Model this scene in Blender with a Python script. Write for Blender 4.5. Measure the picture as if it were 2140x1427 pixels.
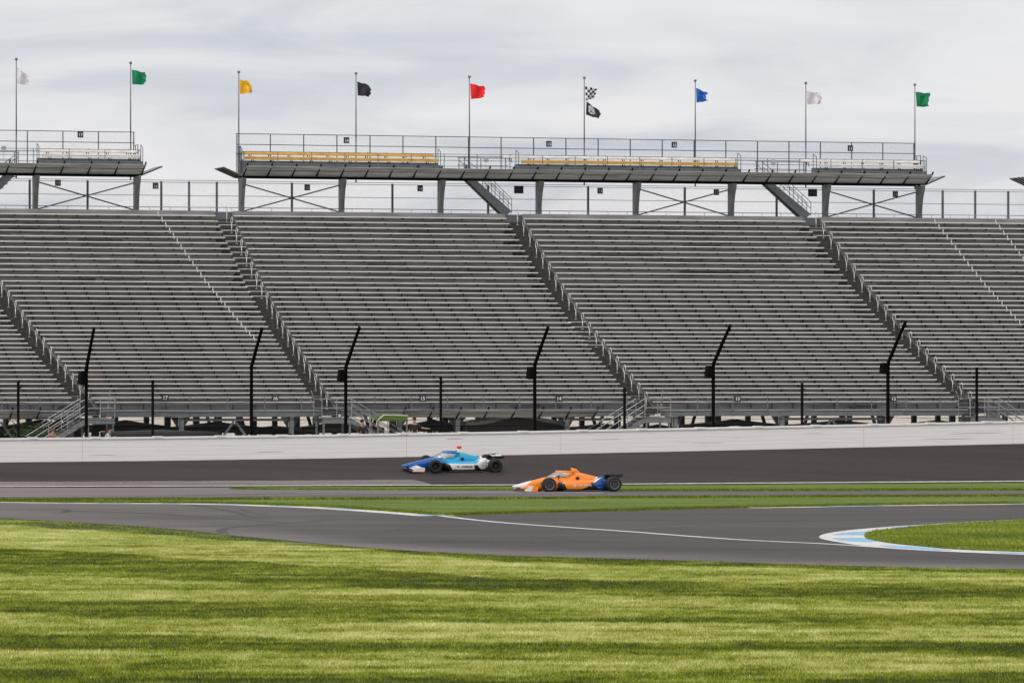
import bpy, bmesh, math, random
import numpy as np
from mathutils import Vector, Matrix, Euler
random.seed(7); rng = np.random.default_rng(7)
for o in list(bpy.data.objects): bpy.data.objects.remove(o)
R = math.radians; PI = math.pi
sc = bpy.context.scene; C = sc.collection
# ------------------------------------------------------------------ camera
F = 10500.0; HZ = 807.0; CAMH = 4.74
cam = bpy.data.objects.new('camera', bpy.data.cameras.new('camera')); C.objects.link(cam)
cam.location = (0, 0, CAMH); cam.rotation_euler = (R(90), 0, 0)
cam.data.sensor_width = 36; cam.data.lens = 36*F/2140; cam.data.shift_y = (HZ-713.5)/2140
cam.data.clip_start = 1; cam.data.clip_end = 9000
sc.camera = cam
# ------------------------------------------------------------------ exposure, world, sun
sc.view_settings.view_transform = 'Standard'; sc.view_settings.look = 'None'
sc.view_settings.exposure = 0.0; sc.view_settings.gamma = 1; sc.view_settings.use_curve_mapping = False
SUN_EL, SUN_AZ = 52, 205     # azimuth measured from +y clockwise
w = bpy.data.worlds.new('World'); sc.world = w; w.use_nodes = True
nt = w.node_tree; nt.nodes.clear(); N = nt.nodes.new; L = nt.links.new
out = N('ShaderNodeOutputWorld'); tc = N('ShaderNodeTexCoord')
sky = N('ShaderNodeTexSky'); sky.sky_type = 'NISHITA'; sky.sun_disc = False
sky.sun_elevation = R(SUN_EL); sky.sun_rotation = R(SUN_AZ); sky.dust_density = 4
bg1 = N('ShaderNodeBackground'); L(sky.outputs[0], bg1.inputs[0]); bg1.inputs[1].default_value = 0.05
mp = N('ShaderNodeMapping'); mp.inputs['Scale'].default_value = (15, 15, 72); mp.inputs['Rotation'].default_value = (0, R(1.2), 0)
mp.inputs['Location'].default_value = (5.1, 2.4, 0.2)
L(tc.outputs['Generated'], mp.inputs[0])
n1 = N('ShaderNodeTexNoise'); n1.inputs['Scale'].default_value = 1.0; n1.inputs['Detail'].default_value = 6; n1.inputs['Roughness'].default_value = .5
n1.inputs['Distortion'].default_value = .6
L(mp.outputs[0], n1.inputs['Vector'])
cr = N('ShaderNodeValToRGB'); L(n1.outputs[0], cr.inputs[0])
e = cr.color_ramp.elements; e[0].position = .28; e[0].color = (.54, .565, .635, 1); e[1].position = .60; e[1].color = (.805, .79, .81, 1)
e2 = cr.color_ramp.elements.new(.39); e2.color = (.635, .645, .70, 1)
e3 = cr.color_ramp.elements.new(.49); e3.color = (.735, .735, .765, 1)
# higher air is a little greyer, as a real overcast is uneven
sx = N('ShaderNodeSeparateXYZ'); L(tc.outputs['Generated'], sx.inputs[0])
hr = N('ShaderNodeMapRange'); L(sx.outputs[2], hr.inputs[0]); hr.inputs[1].default_value = .02; hr.inputs[2].default_value = .09; hr.inputs[3].default_value = 1.0; hr.inputs[4].default_value = .86
ml = N('ShaderNodeVectorMath'); ml.operation = 'SCALE'; L(cr.outputs[0], ml.inputs[0]); L(hr.outputs[0], ml.inputs['Scale'])
bg2 = N('ShaderNodeBackground'); L(ml.outputs[0], bg2.inputs[0]); bg2.inputs[1].default_value = .97
ad = N('ShaderNodeAddShader'); L(bg1.outputs[0], ad.inputs[0]); L(bg2.outputs[0], ad.inputs[1]); L(ad.outputs[0], out.inputs[0])
sd = bpy.data.lights.new('sun', 'SUN'); sd.energy = 1.3; sd.angle = R(18); sd.color = (1, .965, .92)
so = bpy.data.objects.new('sun', sd); C.objects.link(so)
az = R(SUN_AZ); so.rotation_euler = Vector((-math.sin(az)*math.cos(R(SUN_EL)), -math.cos(az)*math.cos(R(SUN_EL)), -math.sin(R(SUN_EL)))).to_track_quat('-Z', 'Y').to_euler()
so.location = (60, -60, 80)

# ------------------------------------------------------------------ frames and builders
TH = math.atan(.2917); CS, SN, TN = math.cos(TH), math.sin(TH), math.tan(TH)
D0 = 282.0
def dist(px, Dc): return Dc/(1-TN*(px-1070)/F)
def uv(px, Dc):
    D = dist(px, Dc); X = (px-1070)*D/F
    return (X*CS+(D-D0)*SN, -X*SN+(D-D0)*CS)
def S(px, py, Dc):                      # photo measurement + distance -> stand coordinates
    u, v = uv(px, Dc); return (u, v, CAMH-(py-HZ)*dist(px, Dc)/F)
def SU(px, v): return uv(px, D0+v/CS)[0]
def SZ(px, py, v): return CAMH-(py-HZ)*dist(px, D0+v/CS)/F
def world(u, v): return (u*CS-v*SN, u*SN+v*CS+D0)
def G(px, py):                           # point of the level ground
    D = CAMH*F/(py-HZ); return ((px-1070)*D/F, D)

MATS = {}
def mat(name, col, rough=.6, metal=0., var=.0, scale=3., bump=0., coat=0., spec=.5, stretch=None, col2=None):
    if name in MATS: return MATS[name]
    m = bpy.data.materials.new(name); m.use_nodes = True; t = m.node_tree; b = t.nodes['Principled BSDF']
    b.inputs['Base Color'].default_value = (*col, 1); b.inputs['Roughness'].default_value = rough; b.inputs['Metallic'].default_value = metal
    b.inputs['Coat Weight'].default_value = coat; b.inputs['Specular IOR Level'].default_value = spec
    if var or bump:
        c = t.nodes.new('ShaderNodeTexCoord'); mpn = t.nodes.new('ShaderNodeMapping')
        t.links.new(c.outputs['Object'], mpn.inputs[0])
        if stretch: mpn.inputs['Scale'].default_value = stretch
        n = t.nodes.new('ShaderNodeTexNoise'); n.inputs['Scale'].default_value = scale; n.inputs['Detail'].default_value = 6; n.inputs['Roughness'].default_value = .65
        t.links.new(mpn.outputs[0], n.inputs['Vector'])
        if var:
            r = t.nodes.new('ShaderNodeValToRGB'); t.links.new(n.outputs[0], r.inputs[0])
            lo = col2 or tuple(x*(1-var) for x in col); hi = tuple(min(1, x*(1+var*.6)) for x in col)
            r.color_ramp.elements[0].position = .3; r.color_ramp.elements[0].color = (*lo, 1)
            r.color_ramp.elements[1].position = .68; r.color_ramp.elements[1].color = (*hi, 1)
            t.links.new(r.outputs[0], b.inputs['Base Color'])
        if bump:
            bp = t.nodes.new('ShaderNodeBump'); bp.inputs['Strength'].default_value = bump; bp.inputs['Distance'].default_value = .02
            t.links.new(n.outputs[0], bp.inputs['Height']); t.links.new(bp.outputs[0], b.inputs['Normal'])
    MATS[name] = m; return m

def chainlink(name, col, cell, wire):
    if name in MATS: return MATS[name]
    m = bpy.data.materials.new(name); m.use_nodes = True; t = m.node_tree; t.nodes.clear()
    N = t.nodes.new; L = t.links.new
    o = N('ShaderNodeOutputMaterial'); c = N('ShaderNodeTexCoord'); s = N('ShaderNodeSeparateXYZ'); L(c.outputs['Object'], s.inputs[0])
    def M(op, a, b=None):
        n = N('ShaderNodeMath'); n.operation = op
        for k, v in enumerate((a, b)):
            if v is None: continue
            if isinstance(v, (int, float)): n.inputs[k].default_value = v
            else: L(v, n.inputs[k])
        return n.outputs[0]
    p = M('ADD', s.outputs[0], s.outputs[2]); q = M('SUBTRACT', s.outputs[0], s.outputs[2])
    f = wire/cell
    def line(x): return M('LESS_THAN', M('FRACT', M('DIVIDE', x, cell)), f)
    k = M('MAXIMUM', line(p), line(q))
    tr = N('ShaderNodeBsdfTransparent'); d = N('ShaderNodeBsdfPrincipled'); d.inputs['Base Color'].default_value = (*col, 1); d.inputs['Roughness'].default_value = .5
    x = N('ShaderNodeMixShader'); L(k, x.inputs[0]); L(tr.outputs[0], x.inputs[1]); L(d.outputs[0], x.inputs[2]); L(x.outputs[0], o.inputs[0])
    MATS[name] = m; return m

class MB:
    def __init__(s): s.v = []; s.f = []; s.m = []; s.mi = 0; s.sm = []; s.smooth = False
    def face(s, idx): s.f.append(tuple(idx)); s.m.append(s.mi); s.sm.append(s.smooth)
    def pts(s, P): n = len(s.v); s.v += [tuple(map(float, p)) for p in P]; return n
    def quad(s, a, b, c, d): n = s.pts((a, b, c, d)); s.face((n, n+1, n+2, n+3)); return s
    def hexa(s, P):                       # 8 points: bottom 4, top 4
        n = s.pts(P)
        for q in ((3, 2, 1, 0), (4, 5, 6, 7), (0, 1, 5, 4), (1, 2, 6, 5), (2, 3, 7, 6), (3, 0, 4, 7)): s.face([n+i for i in q])
        return s
    def box(s, x0, x1, y0, y1, z0, z1):
        return s.hexa([(x0, y0, z0), (x1, y0, z0), (x1, y1, z0), (x0, y1, z0), (x0, y0, z1), (x1, y0, z1), (x1, y1, z1), (x0, y1, z1)])
    def bar(s, p, q, r, n=6, r2=None):
        p, q = Vector(p), Vector(q); d = (q-p)
        if d.length < 1e-6: return s
        d.normalize(); a = d.orthogonal().normalized(); b = d.cross(a); r2 = r if r2 is None else r2
        k = s.pts([p+(a*math.cos(2*PI*i/n)+b*math.sin(2*PI*i/n))*r for i in range(n)]+[q+(a*math.cos(2*PI*i/n)+b*math.sin(2*PI*i/n))*r2 for i in range(n)])
        for i in range(n): s.face((k+i, k+(i+1) % n, k+n+(i+1) % n, k+n+i))
        s.face([k+i for i in range(n)][::-1]); s.face([k+n+i for i in range(n)]); return s
    def beam(s, p, q, w, h, up=(0, 0, 1)):
        p, q = Vector(p), Vector(q); d = (q-p).normalized(); a = d.cross(Vector(up))
        a = a.normalized() if a.length > 1e-4 else d.orthogonal().normalized(); b = a.cross(d).normalized()
        a = a*w/2; b = b*h/2
        return s.hexa([p-a-b, p+a-b, p+a+b, p-a+b, q-a-b, q+a-b, q+a+b, q-a+b])
    def loft(s, rings, cap=True, closed=True):
        n = len(rings[0]); ks = [s.pts(r) for r in rings]
        for a, b in zip(ks, ks[1:]):
            for i in range(n if closed else n-1): s.face((a+i, a+(i+1) % n, b+(i+1) % n, b+i))
        if cap: s.face([ks[0]+i for i in range(n)][::-1]); s.face([ks[-1]+i for i in range(n)])
        return s
    def lathe(s, c, axis, prof, n=20, cap=True):    # prof: list of (r, t along axis)
        ax = Vector(axis).normalized(); a = ax.orthogonal().normalized(); b = ax.cross(a); c = Vector(c)
        return s.loft([[c+ax*t+(a*math.cos(2*PI*i/n)+b*math.sin(2*PI*i/n))*max(r, 1e-4) for i in range(n)] for r, t in prof], cap=cap)
    def prism(s, poly, y0, y1, plane='xz'):   # outline poly extruded
        f = (lambda p, y: (p[0], y, p[1])) if plane == 'xz' else ((lambda p, y: (y, p[0], p[1])) if plane == 'yz' else (lambda p, y: (p[0], p[1], y)))
        return s.loft([[f(p, y0) for p in poly], [f(p, y1) for p in poly]])
    def ball(s, c, r, n=12, sc=(1, 1, 1)):
        rings = []
        for i in range(1, n//2):
            t = PI*i/(n//2); rings.append([(c[0]+r*sc[0]*math.sin(t)*math.cos(2*PI*j/n), c[1]+r*sc[1]*math.sin(t)*math.sin(2*PI*j/n), c[2]+r*sc[2]*math.cos(t)) for j in range(n)])
        return s.loft(rings)
    def mesh(s, name, mats, off=(0, 0, 0)):
        me = bpy.data.meshes.new(name); ox, oy, oz = off
        me.from_pydata([(x-ox, y-oy, z-oz) for x, y, z in s.v], [], s.f)
        for m_ in (mats if isinstance(mats, (list, tuple)) else [mats]): me.materials.append(m_)
        me.polygons.foreach_set('material_index', s.m); me.polygons.foreach_set('use_smooth', s.sm)
        bm = bmesh.new(); bm.from_mesh(me); bmesh.ops.recalc_face_normals(bm, faces=bm.faces); bm.to_mesh(me); bm.free()
        me.update(); return me
    def part(s, name, mats, parent, label=None, base=None):      # coordinates share the frame of the root
        b = parent['_b'] if '_b' in parent else (0, 0, 0)
        o = bpy.data.objects.new(name, s.mesh(name, mats, tuple(b))); C.objects.link(o)
        root = parent
        o.parent = root
        o['_b'] = tuple(b)
        if label: o['label'] = label
        return o
    def top(s, name, mats, label=None, cat=None, group=None, kind=None, frame='s', base=None, shift=(0, 0, 0)):
        if base is None:
            a = np.array(s.v); base = ((a[:, 0].min()+a[:, 0].max())/2, (a[:, 1].min()+a[:, 1].max())/2, a[:, 2].min())
        if frame == 'w': base = (0, 0, 0)
        o = bpy.data.objects.new(name, s.mesh(name, mats, base)); C.objects.link(o)
        if frame == 's':
            X, Y = world(base[0], base[1]); o.location = (X, Y, base[2]); o.rotation_euler = (0, 0, TH)
        o['_b'] = tuple(base); tag(o, label, cat, group, kind); return o
def tag(o, label=None, cat=None, group=None, kind=None):
    if label: o['label'] = label
    if cat: o['category'] = cat
    if group: o['group'] = group
    if kind: o['kind'] = kind
def thing(name, label, cat, base, group=None, tilt=0.):
    o = bpy.data.objects.new(name, None); C.objects.link(o); X, Y = world(base[0], base[1]); o.location = (X, Y, base[2])
    o.rotation_euler = (Matrix.Rotation(TH, 3, 'Z') @ Matrix.Rotation(tilt, 3, 'X')).to_euler()
    o.empty_display_size = .3; o['_b'] = tuple(base); tag(o, label, cat, group); return o
def text_mb(mb, txt, x, y, z, size, bold=.012, plane_y=0., squeeze=1.):  # letters facing -v, centred on x, z
    cu = bpy.data.curves.new('t', 'FONT'); cu.body = txt; cu.size = size; cu.align_x = 'CENTER'; cu.align_y = 'CENTER'; cu.offset = bold*size; cu.resolution_u = 3
    ob = bpy.data.objects.new('t', cu); C.objects.link(ob); dg = bpy.context.evaluated_depsgraph_get(); dg.update()
    me = bpy.data.meshes.new_from_object(ob.evaluated_get(dg)); bpy.data.objects.remove(ob)
    n = mb.pts([(x+v.co.x*squeeze, y+plane_y, z+v.co.y) for v in me.vertices])
    for p in me.polygons: mb.face([n+i for i in p.vertices])
    bpy.data.meshes.remove(me)
def interp(pts, x):
    xs, ys = zip(*pts); return float(np.interp(x, xs, ys))

# ------------------------------------------------------------------ materials
ALU = mat('aluminium', (.74, .705, .65), .5, 0, .16, 1.2)
RISER = mat('riser_panel', (.205, .202, .203), .62, 0, .36, .9, stretch=(.5, 1, 3))
BRK = mat('bracket_black', (.038, .038, .039), .8, spec=.1)
STEP = mat('dark_step_and_gap_shade', (.062, .059, .058), .95, 0, .5, 6, spec=.15)
STEELG = mat('grey_steel', (.135, .145, .152), .5, .2, .25, 2)
STEELL = mat('light_grey_steel', (.17, .178, .182), .5, .2, .3, 3)
STEELD = mat('dark_steel', (.045, .05, .055), .5, .1, .3, 3)
BLACK = mat('black_paint', (.003, .003, .0035), .85, 0, .3, 4, spec=.08)
TRAYM = mat('weathered_tray', (.34, .345, .345), .7, 0, .5, 1.2, stretch=(.35, 2, 6))
RAIL = mat('galvanised_rail', (.34, .345, .35), .4, .4, .2, 5)
WRAIL = mat('pale_rail', (.66, .65, .60), .45, .1, .15, 5)
YEL = mat('yellow_bench', (.70, .42, .09), .5, 0, .25, 2)
CREAM = mat('cream_bench', (.78, .74, .70), .5, 0, .2, 2)
SIGN = mat('sign_navy', (.012, .018, .030), .45)
WHITE = mat('white_paint', (.80, .80, .78), .5, 0, .08, 3)
MESH = chainlink('chain_link', (.20, .21, .22), .05, .0022)
MESHB = chainlink('black_mesh', (.03, .03, .03), .06, .0036)

# ================================================================== GROUND
def ground_mat(name, c_lo, c_hi, scale, bump=.3, rough=.95, stretch=(1, .35, 1), fine=None):
    m = bpy.data.materials.new(name); m.use_nodes = True; t = m.node_tree; b = t.nodes['Principled BSDF']; b.inputs['Roughness'].default_value = rough
    b.inputs['Specular IOR Level'].default_value = .25
    N = t.nodes.new; L = t.links.new
    g = N('ShaderNodeNewGeometry'); mpn = N('ShaderNodeMapping'); mpn.inputs['Scale'].default_value = stretch; L(g.outputs['Position'], mpn.inputs[0])
    n = N('ShaderNodeTexNoise'); n.inputs['Scale'].default_value = scale; n.inputs['Detail'].default_value = 8; n.inputs['Roughness'].default_value = .7; L(mpn.outputs[0], n.inputs['Vector'])
    r = N('ShaderNodeValToRGB'); r.color_ramp.elements[0].position = .33; r.color_ramp.elements[0].color = (*c_lo, 1); r.color_ramp.elements[1].position = .66; r.color_ramp.elements[1].color = (*c_hi, 1)
    L(n.outputs[0], r.inputs[0]); col = r.outputs[0]
    f = N('ShaderNodeTexNoise'); f.inputs['Scale'].default_value = fine or 9; f.inputs['Detail'].default_value = 4; f.inputs['Roughness'].default_value = .8
    mp2 = N('ShaderNodeMapping'); mp2.inputs['Scale'].default_value = (1, .12, 1); L(g.outputs['Position'], mp2.inputs[0]); L(mp2.outputs[0], f.inputs['Vector'])
    mr = N('ShaderNodeMapRange'); mr.inputs[1].default_value = .3; mr.inputs[2].default_value = .7; mr.inputs[3].default_value = .78; mr.inputs[4].default_value = 1.22; L(f.outputs[0], mr.inputs[0])
    vm = N('ShaderNodeVectorMath'); vm.operation = 'SCALE'; L(col, vm.inputs[0]); L(mr.outputs[0], vm.inputs['Scale']); L(vm.outputs[0], b.inputs['Base Color'])
    bp = N('ShaderNodeBump'); bp.inputs['Strength'].default_value = bump; bp.inputs['Distance'].default_value = .03; L(f.outputs[0], bp.inputs['Height']); L(bp.outputs[0], b.inputs['Normal'])
    MATS[name] = m; return m
GRASSF = ground_mat('far_grass', (.075, .125, .008), (.145, .205, .025), .5, .6, stretch=(.25, .5, 1), fine=5)
ASPH = ground_mat('asphalt', (.092, .083, .080), (.145, .131, .126), .22, .15, .8, stretch=(.25, .8, 1), fine=12)
ASPHT = ground_mat('track_asphalt', (.027, .019, .017), (.052, .038, .034), .3, .1, .75, stretch=(.08, 1.2, 1), fine=10)
ASPHL = ground_mat('light_asphalt', (.155, .130, .118), (.22, .188, .168), .3, .12, .85, stretch=(.08, 1.5, 1), fine=10)
GRAV = ground_mat('gravel_lot', (.42, .36, .28), (.66, .60, .50), .35, .3, .95, stretch=(.4, .12, 1), fine=1.2)
PLINE = ground_mat('line_paint', (.55, .53, .49), (.74, .72, .68), 1.0, .05, .6, fine=14)
PBLUE = ground_mat('kerb_blue', (.20, .42, .56), (.27, .52, .66), 1.0, .05, .6, fine=14)

def poly(name, mt, pts, z, px=True, kind='structure', label=None, cat=None, mi=None):
    mb = MB(); P = [G(*p) for p in pts] if px else pts
    n = mb.pts([(x, y, z) for x, y in P]); mb.face([n+i for i in range(len(P))])
    me = mb.mesh(name, mt); bm = bmesh.new(); bm.from_mesh(me)
    bmesh.ops.triangulate(bm, faces=bm.faces); bm.to_mesh(me); bm.free()
    for p_ in me.polygons:
        if p_.normal.z < 0: me.flip_normals(); break
    o = bpy.data.objects.new(name, me); C.objects.link(o); o['_b'] = (0, 0, 0); tag(o, label, cat, None, kind); return o
poly('ground', GRASSF, [(-4000, -300), (4000, -300), (4000, 5000), (-4000, 5000)], -.03, px=False)

LOW = [(-900, 1048), (-400, 1060), (-200, 1069), (0, 1082), (110, 1088), (220, 1095), (370, 1106), (500, 1120), (640, 1133), (750, 1143), (900, 1153), (1070, 1161), (1250, 1166), (1420, 1171), (1600, 1177), (1780, 1182), (1960, 1186), (2140, 1189), (2400, 1192), (2900, 1194), (3600, 1195)]
UPL = [(-900, 1043), (-400, 1046), (0, 1048.5), (180, 1050.5), (430, 1052), (600, 1057), (700, 1061), (820, 1069), (915, 1076.5)]
UPR = [(930, 1077), (1000, 1074.8), (1130, 1071), (1300, 1067), (1500, 1062), (1700, 1058.5), (1900, 1055.2), (2140, 1052.5), (2500, 1049.5), (3600, 1044)]
def dense(pts, k=6):
    # smooth Catmull-Rom through the photo measurements
    out = []
    for i in range(len(pts)-1):
        p0 = pts[max(i-1, 0)]; p1 = pts[i]; p2 = pts[i+1]; p3 = pts[min(i+2, len(pts)-1)]
        for j in range(k):
            t = j/k
            out.append(tuple(.5*((2*p1[a])+(-p0[a]+p2[a])*t+(2*p0[a]-5*p1[a]+4*p2[a]-p3[a])*t*t+(-p0[a]+3*p1[a]-3*p2[a]+p3[a])*t**3) for a in (0, 1)))
    return out+[pts[-1]]
def road():
    lo_, up_ = dense(LOW), dense(UPL)+dense(UPR); xs = np.unique(np.concatenate([np.arange(-880, 3580, 22.), [915, 922, 930]]))
    nr = 28; V = []; W = []
    for p in xs:
        y0, y1 = interp(lo_, p), interp(up_, p)
        for j in range(nr):
            y = y0+(y1-y0)*j/(nr-1); V.append((*G(p, y), 0.)); dd = y0-y
            W.append(min(1, max(.12, .62-(p-150)/1500.)+.75*math.exp(-(dd/11.)**2)*min(1, max(0, (p-300)/500.)) - .12*math.exp(-((dd-24)/10.)**2)))
    me = bpy.data.meshes.new('road'); me.from_pydata(V, [], [(i*nr+j, (i+1)*nr+j, (i+1)*nr+j+1, i*nr+j+1) for i in range(len(xs)-1) for j in range(nr-1)])
    a = me.attributes.new('wear', 'FLOAT', 'POINT'); a.data.foreach_set('value', np.array(W, np.float32)); me.materials.append(ROADM); o = bpy.data.objects.new('road', me); C.objects.link(o); o['kind'] = 'structure'
ROADM = ground_mat('road_asphalt', (.056, .047, .041), (.104, .089, .079), .22, .15, .8, stretch=(.18, .9, 1), fine=12)
_t = ROADM.node_tree; _b = _t.nodes['Principled BSDF']; _src = _b.inputs['Base Color'].links[0].from_socket
_at = _t.nodes.new('ShaderNodeAttribute'); _at.attribute_name = 'wear'; _mr = _t.nodes.new('ShaderNodeMapRange'); _mr.inputs[3].default_value = .80; _mr.inputs[4].default_value = 2.3; _t.links.new(_at.outputs['Fac'], _mr.inputs[0])
_vm = _t.nodes.new('ShaderNodeVectorMath'); _vm.operation = 'SCALE'; _t.links.new(_src, _vm.inputs[0]); _t.links.new(_mr.outputs[0], _vm.inputs['Scale'])
_m2 = _t.nodes.new('ShaderNodeMix'); _m2.data_type = 'RGBA'; _m2.blend_type = 'MULTIPLY'; _m2.inputs[7].default_value = (1.0, 1.0, 1.03, 1); _t.links.new(_at.outputs['Fac'], _m2.inputs[0]); _t.links.new(_vm.outputs[0], _m2.inputs[6]); _t.links.new(_m2.outputs[2], _b.inputs['Base Color'])
road()
# painted line where the two roads meet
LN = dense([(915, 1077), (990, 1086), (1070, 1093.5), (1200, 1102.8), (1320, 1111), (1450, 1121), (1570, 1129), (1720, 1136), (1845, 1144), (1960, 1151), (2140, 1158.5), (2400, 1167), (2900, 1176)])
def strip(name, mt, pts, wid, z, side=0):
    P = [Vector(G(*p)) for p in pts]; A, B = [], []
    for i, p in enumerate(P):
        d = (P[min(i+1, len(P)-1)]-P[max(i-1, 0)]).normalized(); n = Vector((-d.y, d.x)); wv = wid(i) if callable(wid) else wid
        A.append(p+n*(wv*(.5+side*.5))); B.append(p-n*(wv*(.5-side*.5)))
    mb = MB()
    for i in range(len(P)-1): mb.quad((*A[i], z), (*A[i+1], z), (*B[i+1], z), (*B[i], z))
    o = mb.top(name, mt, kind='structure', frame='w'); return o
strip('road_line', PLINE, LN, .32, .0085)
SKID = ground_mat('tyre_mark_rubber', (.060, .052, .050), (.095, .083, .080), 2.5, .05, .8, fine=14)
for sk, wd in (([(700, 1085), (640, 1090), (560, 1095.5), (500, 1100), (470, 1105), (462, 1110), (470, 1114)], .35), ([(400, 1055), (450, 1062), (500, 1072), (520, 1079), (545, 1083)], .3), ([(505, 1063), (520, 1070), (560, 1075)], .22),
               ([(760, 1120), (820, 1107), (900, 1100), (1000, 1099)], .22), ([(1100, 1116), (1130, 1124), (1200, 1129), (1300, 1132)], .2), ([(1130, 1112), (1150, 1107), (1190, 1105), (1205, 1104)], .45), ([(1290, 1113), (1310, 1109), (1360, 1105), (1440, 1101)], .35),
               ([(60, 1066), (300, 1072), (600, 1092)], .25), ([(100, 1063), (135, 1064), (140, 1069), (120, 1072)], .3), ([(1350, 1096), (1500, 1091), (1700, 1086)], .25)):
    strip('tyre_mark', SKID, dense(sk), wd, .004)
# kerbs of the inner edge: white with blue bars
KL = dense([(-200, 1047.6), (0, 1049.3), (180, 1051.3), (430, 1052.8), (600, 1057.8), (700, 1062), (820, 1070), (915, 1077.6)], 8)
strip('kerb_edge_paint', PLINE, KL, lambda i: .5+1.0*min(1, i/30), .004)
def sub(pts, a, b): return [p for p in pts if a <= p[0] <= b]
KB = [(130, 165), (215, 260), (335, 385), (455, 492), (560, 608), (690, 742), (880, 914)]
for a, b in KB: strip('kerb_blue_paint', PBLUE, dense(sub(KL, a-14, b+14), 3), .75, .0085, side=.4)
KR = dense([(1560, 1060.8), (1700, 1058.9), (1830, 1056.5), (1900, 1055.6), (2140, 1052.9), (2400, 1050.5)], 8)
strip('kerb_edge_paint', PLINE, KR, 1.0, .004)
for a, b in [(1720, 1830), (2090, 2160)]: strip('kerb_blue_paint', PBLUE, dense(sub(KR, a-10, b+10), 3), 1.1, .0085)
# right island: kerb paint and grass
IU = [(1711, 1121), (1717, 1117.5), (1730, 1113.8), (1760, 1109.2), (1800, 1105), (1860, 1100.2), (1900, 1097.6), (1950, 1094.6), (2000, 1091.6), (2140, 1084.8), (2400, 1073), (2800, 1062)]
IL = [(1711, 1121), (1715, 1124.5), (1725, 1127.6), (1750, 1132.2), (1800, 1139.8), (1860, 1145.9), (1950, 1151.3), (2040, 1155), (2140, 1159), (2400, 1168), (2800, 1176)]
poly('island_kerb_paint', PLINE, dense(IU)+dense(IL)[::-1], .004)
for bl in ([(1741, 1117.6), (1752, 1114.6), (1775, 1111.6), (1825, 1109.6), (1815, 1112.5), (1809, 1116.2), (1800, 1117.8)],
           [(1738, 1124.3), (1800, 1123.6), (1814, 1126), (1836, 1131), (1815, 1132.6), (1790, 1132.2), (1757, 1129.2)],
           [(1838, 1140.4), (1885, 1139.8), (1940, 1144.6), (1992, 1149.8), (1950, 1149.8), (1880, 1145.8)],
           [(2070, 1152.8), (2140, 1154.5), (2260, 1159), (2260, 1161.5), (2140, 1158), (2095, 1155.8)],
           [(1855, 1103), (1890, 1099.6), (1925, 1097.2), (1940, 1097.2), (1905, 1101), (1870, 1103)]):
    poly('kerb_blue_paint', PBLUE, bl, .0085)
GU = [(1806, 1119.5), (1809, 1115), (1818, 1111.5), (1835, 1108), (1870, 1104.6), (1930, 1098.4), (2000, 1093.4), (2140, 1086.2), (2400, 1074.5), (2800, 1063)]
GL = [(1806, 1119.5), (1812, 1125.5), (1840, 1131.5), (1880, 1137.2), (1940, 1143), (2000, 1148), (2140, 1153), (2400, 1160), (2800, 1168)]
poly('island_grass', GRASSF, dense(GU)+dense(GL)[::-1], .02)
# lane beyond: asphalt bands between strips of grass
poly('pit_lane', ASPH, [(-900, 1022), (0, 1020), (480, 1021.6), (900, 1026.5), (1280, 1026.5), (2140, 1025), (3600, 1020), (3600, 1031), (2140, 1033.2), (1600, 1035.4), (1300, 1036.8), (1070, 1039.3), (500, 1040.5), (0, 1042.5), (-900, 1042)], 0.0)
poly('lane_verge', ASPHL, [(-900, 1021), (0, 1018.6), (478, 1018.2), (479, 1022.2), (640, 1023.4), (1070, 1024.4), (1262, 1024.2), (1262, 1029.6), (1000, 1031), (600, 1030), (300, 1035.5), (0, 1037.5), (-900, 1036)], .004)
strip('lane_line', PLINE, dense([(-400, 1037.2), (0, 1037.2), (400, 1036.8), (800, 1031.2), (1260, 1030.0)]), .16, .0085)
poly('grass_lane_verge', ASPHL, [(1290, 1021.2), (2140, 1020.6), (3000, 1018), (3000, 1019.6), (2140, 1022), (1290, 1023)], -.02)

# ================================================================== OVAL TRACK
WB = [(-700, 977), (-300, 971), (0, 966), (280, 963.4), (535, 959.8), (680, 958), (860, 954.6), (1050, 951.2), (1240, 947), (1320, 945.3), (1700, 937), (1800, 934.8), (2140, 927), (2500, 918), (2900, 909)]
IN = [(-700, 1023), (-300, 1019), (0, 1017.6), (535, 1016), (1070, 1014), (1300, 1012.4), (1700, 1009.6), (2140, 1006.5), (2500, 1003.8), (2900, 1001)]
DW = 252.0
trk = MB(); pxs = np.arange(-700, 2901, 20); KW = 10; innerP = []; outerP = []
for p in pxs:
    Di = CAMH*F/(interp(IN, p)-HZ); a = Vector(((p-1070)*Di/F, Di, .006))
    Do = dist(p, DW); b = Vector(((p-1070)*Do/F, Do, CAMH-(interp(WB, p)-HZ)*Do/F)); innerP.append(a); outerP.append(b)
def smooth(P):
    A = np.array([list(q) for q in P])
    for _ in range(12): A[1:-1] = (A[:-2]+2*A[1:-1]+A[2:])/4
    return [Vector(q) for q in A]
innerP = smooth(innerP); outerP = smooth(outerP)
trk.loft([[a.lerp(b, j/KW) for j in range(KW+1)] for a, b in zip(innerP, outerP)], cap=False, closed=False)
trk.top('race_track', ASPHT, kind='structure', frame='w')
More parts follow.
